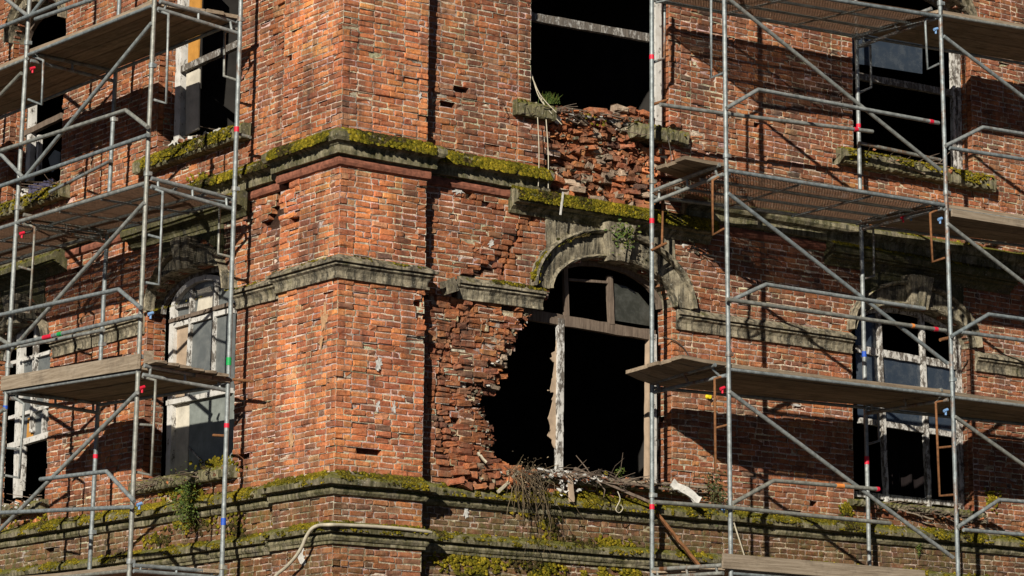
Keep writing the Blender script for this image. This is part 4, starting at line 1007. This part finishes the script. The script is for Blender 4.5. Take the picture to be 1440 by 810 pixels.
# ------------------------------------------------------------------ rubbish on the sills
DEB=MB()
def bit(c,s_,mi):
    ax=Vector((rnd.gauss(0,1),rnd.gauss(0,1),rnd.gauss(0,.4))).normalized(); ay=ax.cross(Vector((rnd.gauss(0,.3),rnd.gauss(0,.3),1))).normalized(); az=ax.cross(ay)
    bc=brick_col(c.x,c.z,3,rnd.uniform(-.2,.6),rnd.uniform(.5,1)) if mi==1 else [rnd.uniform(.6,1.1)]*3
    DEB.box(c,ax*s_*rnd.uniform(.6,1.3),ay*s_*rnd.uniform(.4,.9),az*s_*rnd.uniform(.2,.6),mi,jit=s_*.2,col=(*bc,0))
def twig(c,L,mi=2,r=.005,flat=.35):
    d=Vector((rnd.gauss(0,1),rnd.gauss(0,.5),rnd.gauss(0,flat))).normalized(); b=c+d*L; m=(c+b)/2+Vector((rnd.gauss(0,.03),rnd.gauss(0,.03),rnd.gauss(0,.03)))*L*2
    DEB.tube([c,m,b],r,5,mi,rs=[r,r*.8,r*.5],col=(rnd.uniform(.6,1.3),)*3+(0,))
def spill(P3,pxa,pya,pxb,pyb,n,nt_,wht,spread=.12,h=.05):
    for _ in range(n):
        f=rnd.random(); c=P3(pxa+(pxb-pxa)*f,pya+(pyb-pya)*f,rnd.uniform(-.15,spread)); c.z+=abs(rnd.gauss(0,h))-.01
        x=rnd.random(); bit(c,rnd.uniform(.012,.045),0 if x<wht else (1 if x<.8 else 3))
    for _ in range(nt_):
        f=rnd.random(); c=P3(pxa+(pxb-pxa)*f,pya+(pyb-pya)*f,rnd.uniform(-.1,spread)); c.z+=abs(rnd.gauss(0,h)); twig(c,rnd.uniform(.08,.42),2,rnd.uniform(.004,.010),.10)
spill(RW,705,668,775,672,130,60,.10,.12,.03); spill(RW,775,670,905,684,300,300,.06,.15,.028); spill(RW,900,686,985,694,110,80,.08,.14,.03)
spill(RW,772,668,838,676,110,10,.95,.18,.03)
for _ in range(35): bit(RW(rnd.gauss(797,9),rnd.uniform(672,697),rnd.uniform(.13,.17)),rnd.uniform(.012,.03),0)
spill(RW,1225,716,1400,736,150,140,.05,.1,.03); spill(RW,1205,222,1395,252,110,110,.08,.14,.03); spill(LW,195,690,318,664,130,90,.06,.12,.03); spill(LW,0,718,60,706,60,20,.45,.12,.04)
spill(LW,20,278,85,262,50,30,.3,.14,.03); spill(LW,240,203,325,180,40,8,.5,.14,.01); spill(RW,745,150,905,170,50,60,.03,.05,.02); spill(RW,700,150,980,205,30,30,.3,.08,.02)
spill(RW,960,345,1000,368,30,6,.3,.02,.03)
edge=[(752,440),(735,455),(716,480),(702,498),(692,522),(688,543),(672,553),(670,574),(680,592),(692,616),(700,645),(702,672)]
for _ in range(260):
    k=rnd.randrange(len(edge)-1); f=rnd.random(); x=edge[k][0]+(edge[k+1][0]-edge[k][0])*f-abs(rnd.gauss(0,14))+3; y=edge[k][1]+(edge[k+1][1]-edge[k][1])*f+rnd.gauss(0,4)
    bit(RW(x,y,rnd.uniform(-.05,.006)),rnd.uniform(.010,.028),1 if rnd.random()<.7 else (3 if rnd.random()<.75 else 0))
for _ in range(150):
    x,y=rnd.uniform(772,928),rnd.uniform(170,286); bit(RW(x,y,rnd.uniform(-.09,.0)),rnd.uniform(.010,.03),1 if rnd.random()<.72 else 3)
for _ in range(120):
    x=rnd.uniform(640,745); bit(RW(x,rnd.gauss(676,7),rnd.uniform(.0,.12)),rnd.uniform(.014,.04),1 if rnd.random()<.75 else 3)
tag(DEB.build('debris',[M['white'],M['brick'],M['oldwood'],M['stone']]),'broken plaster, brick crumbs and twigs heaped along the sills','debris',kind='stuff')

def thing(name,mb,mat,label,cat,group=None): return tag(mb.build(name,mat),label,cat,group)
def plank(name,P,q,mat,w,t,label,cat,jit=.008):
    a,b=P; a=Vector(a);b=Vector(b); d=(b-a)/2; side=d.cross(q).normalized()*w; up=side.cross(d).normalized()*t
    mb=MB(); n=8; vs=[]
    for i in range(n+1):
        c=a+(b-a)*(i/n)+Vector((0,0,rnd.gauss(0,jit*.6)))
        for sx,sy in ((-1,-1),(1,-1),(1,1),(-1,1)): vs.append(c+side*sx*rnd.uniform(.82,1.08)+up*sy*rnd.uniform(.8,1.1))
    fs=[(i*4+k,i*4+(k+1)%4,(i+1)*4+(k+1)%4,(i+1)*4+k) for i in range(n) for k in range(4)]+[(3,2,1,0),(n*4,n*4+1,n*4+2,n*4+3)]
    mb.add(vs,fs); return thing(name,mb,mat,label,cat)
X=Vector((0,0,1)); Yv=Vector((0,1,0))
plank('white_board',(RW(945,678,.16),RW(984,704,.30)),Yv,M['white'],.05,.02,'crumpled white board tipping off the sill beside the scaffold pole','board',jit=.03)
plank('timber_batten',(RW(808,659,.02),RW(912,706,.24)),X,M['oldwood'],.024,.018,'long dark timber batten sliding off the sill below the big hole','batten')
plank('pale_batten',(RW(925,680,.08),RW(993,685,.10)),X,M['boardy'],.02,.014,'thin pale batten lying level on the debris under the brick jamb','batten')
plank('wood_splinter',(RW(801,665,.16),RW(804,706,.18)),Yv,M['tan'],.036,.012,'split wooden slat hanging down over the mossy ledge','slat')
plank('bleached_stick',(RW(700,692,.17),RW(729,663,.12)),Yv,M['hose'],.016,.014,'short bleached stick leaning on the mossy ledge beside the dry weeds','stick')
plank('grey_stick',(RW(671,637,.08),RW(684,650,.14)),Yv,M['hose'],.012,.012,'small grey stick jutting from the broken brick edge','stick')
plank('white_lath',(RW(756,658,.1),RW(797,672,.16)),X,M['white'],.02,.012,'white painted lath among white plaster crumbs by the mullion foot','lath')
plank('rusty_bar',(RW(924,722,.15),RW(985,798,.3)),X,M['rust'],.022,.018,'rusty iron bar slanting down below the debris to the lower deck','bar')
plank('dark_lath',(RW(1262,716,.08),RW(1312,730,.12)),X,M['boardy'],.018,.01,'thin tan lath on the sill under the white framed window','lath')
plank('sill_lath',(RW(1232,222,.14),RW(1300,243,.17)),X,M['boardy'],.016,.01,'thin weathered lath lying on the mossy upper sill','lath')
plank('white_splinter',(RW(792,270,.22),RW(788,301,.24)),Yv,M['white'],.012,.006,'thin white splinter hanging from the mossy window hood','splinter')
plank('grey_batten',(RW(838,672,.05),RW(905,679,.15)),X,M['boardy'],.022,.012,'grey weathered slat lying in the debris right of the white mullion foot','batten')
plank('bark_strip',(RW(868,678,.12),RW(938,688,.20)),X,M['oldwood'],.022,.014,'dark bark covered strip running behind the scaffold pole on the sill','strip')
plank('plaster_board',(RW(812,668,.10),RW(846,676,.16)),X,M['white'],.035,.010,'torn pale plaster board lying just right of the mullion foot','board',jit=.02)
# loose bricks fallen on the break
lr=random.Random(77); spots=[(648,664),(664,668),(681,672),(655,682),(672,684),(692,683),(708,682),(640,676),(700,668),(722,678)]
for i,(x,y) in enumerate(spots):
    mb=MB(); c=brick_col(i,0,1); O=np.array(RW(x,y,.10+lr.uniform(0,.05)))
    build_bricks(mb,O,np.array([math.cos(i),-math.sin(i)*.4,.1*math.sin(i*3)]),RN,[[-.09,.09,-.032,.032,.04,.1,.006,lr.gauss(0,.2),lr.gauss(0,.2),lr.gauss(0,.15),*c,0]],i)
    mb.add([Vector(O)+Vector((a_*.08,.06,b_*.028)) for a_,b_ in ((-1,-1),(1,-1),(1,1),(-1,1))],[(0,1,2,3)],0,(*c,0))
    tag(mb.build('loose_brick',[M['brick'],M['mortar']]),'loose broken brick lying on the mossy ledge at the foot of the break','brick','loose bricks at the foot of the break')

# ------------------------------------------------------------------ plants
def leaves(mb,c,n,spread,size,cols):
    for _ in range(n):
        q=c+Vector((rnd.gauss(0,spread[0]),rnd.gauss(0,spread[1]),rnd.gauss(0,spread[2]))); N=Vector((rnd.gauss(-.4,.6),rnd.gauss(-.5,.6),rnd.gauss(.4,.6))).normalized()
        a=N.cross(Vector((rnd.random(),rnd.random(),rnd.random()))).normalized(); b=N.cross(a); s_=size*rnd.uniform(.6,1.3); k=rnd.choice(cols); v=rnd.uniform(.7,1.3)
        mb.add([q-a*s_,q+b*s_*.6+N*s_*.2,q+a*s_,q-b*s_*.6+N*s_*.2],[(0,1,2,3)],0,(k[0]*v,k[1]*v,k[2]*v,0))
GC=[(.05,.085,.015),(.08,.12,.02),(.10,.11,.02),(.035,.06,.012)]
DC=[(.13,.095,.055),(.09,.066,.04),(.20,.155,.095),(.05,.04,.028)]
def strand(mb,c,L,dirn,r,col,sag=.0,n=6,wob=.03):
    pts=[Vector(c)]; d=Vector(dirn).normalized()
    for i in range(n):
        d=(d+Vector((rnd.gauss(0,wob*6),rnd.gauss(0,wob*3),rnd.gauss(0,wob*4)-sag))).normalized(); pts.append(pts[-1]+d*(L/n))
    mb.tube(pts,r,5,0,col,rs=[r*(1-.7*i/n) for i in range(n+1)],cap=False); return pts
t=empty('dry_weed',RW(745,668,.14)); tag(t,'tangle of dry brown weeds hanging from the ledge under the big hole','plant')
mb=MB()
for _ in range(42):
    c=RW(rnd.gauss(742,16),rnd.uniform(660,676),rnd.uniform(.08,.2)); k=rnd.choice(DC); strand(mb,c,rnd.uniform(.10,.30),(rnd.gauss(0,.8),-.2,.8),.0045,(*k,0),.15,6,.05)
mb.build('upright_stems',M['leaf'],t); mb=MB()
for _ in range(46):
    c=RW(rnd.gauss(745,17),rnd.uniform(664,684),rnd.uniform(.15,.22)); k=rnd.choice(DC); strand(mb,c,rnd.choice((.25,.3,.4,.5,.9,1.1))*rnd.uniform(.8,1.1),(rnd.gauss(0,.4),-.5,-.1),.0045,(*k,0),.42,10,.055)
mb.build('hanging_stems',M['leaf'],t); mb=MB(); leaves(mb,RW(745,680,.18),420,(.11,.04,.12),.012,DC); mb.build('dead_leaves',M['leaf'],t)
def plant(name,P,n,spread,size,label,cat='plant',stems=8,L=.2,cols=GC,dirn=(0,-.4,.4)):
    t=empty(name,P); tag(t,label,cat); mb=MB(); leaves(mb,P,n,spread,size,cols); mb.build('foliage',M['leaf'],t)
    mb=MB()
    for _ in range(stems): strand(mb,P+Vector((rnd.gauss(0,spread[0]*.5),rnd.gauss(0,spread[1]*.5),0)),L*rnd.uniform(.6,1.3),(dirn[0]+rnd.gauss(0,.4),dirn[1]+rnd.gauss(0,.4),dirn[2]),.004,(.09,.08,.03,0),.1)
    mb.build('stems',M['leaf'],t)
plant('ivy',LW(262,706,.16),900,(.05,.10,.15),.016,'green ivy clump hanging from the ledge under the left arched window',stems=12,L=.4,dirn=(0,0,-1))
plant('ledge_plant',RW(876,330,.22),260,(.08,.05,.09),.022,'small leafy green plant rooted on the hood by the keystone',stems=8,L=.15)
mb=MB()
for _ in range(90):
    c=RW(rnd.gauss(774,5),146,rnd.uniform(-.06,.05)); strand(mb,c,rnd.uniform(.06,.17),(rnd.gauss(0,.45),rnd.gauss(0,.3),1),.004,(*rnd.choice(GC),0),.1,4,.03)
tag(mb.build('grass_tuft',M['leaf']),'tuft of green grass growing on the broken upper sill','grass')
plant('sill_plant',RW(1005,690,.10),330,(.08,.05,.13),.018,'dark green weed on the ledge beside the white board',stems=8,L=.25,dirn=(0,-.3,-.6),cols=[(.03,.045,.012),(.05,.06,.02),(.07,.07,.03)])
plant('wall_weed',RW(1293,770,.04),60,(.03,.02,.05),.016,'tiny green weed growing from the brick under the lower ledge',stems=3,L=.1)
plant('seedling',RW(872,664,.02),60,(.03,.03,.03),.016,'pale green seedling on the twig covered sill of the big hole',stems=3,L=.08)
# ------------------------------------------------------------------ hose, wires, rags
mb=MB(); P=[RW(606,749,PJ+.10),RW(596,747,PJ+.12),RW(560,743,PJ+.13),RW(520,740,PJ+.13),RW(485,738.5,PJ+.135),RW(462,738,PJ+.15)]
P+= [LW(448,739,PJ+.14),LW(438,744,PJ+.16),LW(430,756,PJ+.17),LW(424,770,PJ+.17),LW(415,784,PJ+.17),LW(402,798,PJ+.16),LW(386,812,PJ+.15),LW(370,840,PJ+.15)]
from mathutils import geometry as _g
def smooth(P,k=5):
    out=[]
    for i in range(len(P)-1):
        p0=P[max(0,i-1)];p1=P[i];p2=P[i+1];p3=P[min(len(P)-1,i+2)]
        for j in range(k):
            t=j/k; out.append(.5*((2*p1)+(p2-p0)*t+(2*p0-5*p1+4*p2-p3)*t*t+(3*p1-p0-3*p2+p3)*t*t*t))
    return out+[P[-1]]
mb.tube(smooth(P),.020,9); thing('hose',mb,M['hose'],'pale rubber hose lying along the lowest ledge and dropping round the corner','hose')
mb=MB()
for (x0,y0,x1,y1) in ((745,100,782,158),(748,105,776,160),(750,112,790,175)):
    mb.tube(smooth([RW(x0,y0,-.05),RW((x0+x1)/2-4,(y0+y1)/2+4,.03),RW(x1,y1,.12)]),.006,6)
thing('torn_strip',mb,M['hose'],'torn pale strips hanging across the lower left of the upper broken window','strip')
for k,(x0,y0,x1,y1,lab) in enumerate(((756,165,757,262,'thin wire hanging from the broken sill to the mossy cornice end'),(768,168,771,265,'second thin wire hanging just right of the cornice end'),(938,190,944,228,'short loop of dark cable hanging above the timber deck stub'))):
    mb=MB(); mb.tube(smooth([RW(x0,y0,.12),RW((x0+x1)/2+1.5,(y0+y1)/2,.16),RW(x1,y1,.16)]),.006,6); thing('wire',mb,M['hose'] if k<2 else M['wire'],lab,'wire')
mb=MB(); mb.tube(smooth([RW(868,690,.17),RW(872,702,.19),RW(866,716,.2),RW(871,721,.2),RW(876,715,.2),RW(873,710,.2)]),.006,6); thing('hooked_wire',mb,M['hose'],'curled pale wire hook hanging below the timber batten','wire')
mb=MB(); mb.tube(smooth([RW(932,474,.01),RW(950,480,.02),RW(962,490,.02),RW(969,501,.02)]),.007,6); thing('cable',mb,M['wire'],'thin dark cable curving over the brick above the timber deck','cable')
mb=MB(); mb.tube(smooth([RW(1032,735,.12),RW(1040,760,.13),RW(1047,782,.13)]),.010,6); thing('cane',mb,M['hose'],'thin pale cane leaning on the wall above the toe board','cane')
mb=MB(); vs=[]; n=16
for i in range(n+1):
    for k in range(9):
        c=LW(40+34*i/n,266-10*i/n,-.08+.24*k/8); q=Vector((i*.9,k*.9,2)); c.z+=.02+.07*mnoise.noise(q)+.03*mnoise.noise(q*2.7)-(.10*max(0,k-6)); c+=Vector((.05*mnoise.noise(q*1.7+Vector((5,0,0))),.05*mnoise.noise(q*1.9+Vector((0,7,0))),0)); vs.append(c)
mb.add(vs,[(i*9+k,(i+1)*9+k,(i+1)*9+k+1,i*9+k+1) for i in range(n) for k in range(8)])
thing('plastic_rag',mb,M['violet'],'crumpled violet plastic rag on the far left upper sill','rag')

# ------------------------------------------------------------------ ground, sky, light, camera
me=bpy.data.meshes.new('ground'); S_=600
me.from_pydata([(-S_,-S_,0),(S_,-S_,0),(S_,S_,0),(-S_,S_,0)],[],[(0,1,2,3)]); me.materials.append(M['ground'])
o=link(bpy.data.objects.new('ground',me)); o['kind']='structure'; o['label']='bare dusty ground in front of the building'
KX,KZ=1.30,.68
sd=Vector((-KX,-1,KZ)).normalized()
w=bpy.data.worlds.new('World'); SC.world=w; w.use_nodes=True; nt=w.node_tree; nt.nodes.clear()
sk=nt.nodes.new('ShaderNodeTexSky'); sk.sky_type='NISHITA'; sk.sun_disc=False; sk.air_density=.13; sk.dust_density=.05; sk.altitude=900; sk.sun_elevation=math.asin(sd.z); sk.sun_rotation=math.atan2(sd.x,sd.y)
bg=nt.nodes.new('ShaderNodeBackground'); bg.inputs[1].default_value=.05; ow=nt.nodes.new('ShaderNodeOutputWorld'); nt.links.new(sk.outputs[0],bg.inputs[0]); nt.links.new(bg.outputs[0],ow.inputs[0])
sl=bpy.data.lights.new('sun','SUN'); sl.energy=5.0; sl.angle=math.radians(.5); sl.color=(1,.93,.81)
so=link(bpy.data.objects.new('sun',sl)); so.rotation_euler=sd.to_track_quat('Z','Y').to_euler(); so.location=(-10,-10,20)
cam=bpy.data.cameras.new('camera'); cam.sensor_width=36; cam.lens=36*F/1440; cam.clip_end=2000; cam.clip_start=.5
co=link(bpy.data.objects.new('camera',cam)); mtx=Matrix((cr,cu,-fw)).transposed().to_4x4(); mtx.translation=CAM; co.matrix_world=mtx
SC.camera=co
SC.view_settings.view_transform='Standard'; SC.view_settings.look='None'; SC.view_settings.exposure=.4; SC.view_settings.gamma=1; SC.view_settings.use_curve_mapping=False
SC.cycles.max_bounces=5; SC.cycles.diffuse_bounces=3; SC.cycles.use_denoising=True
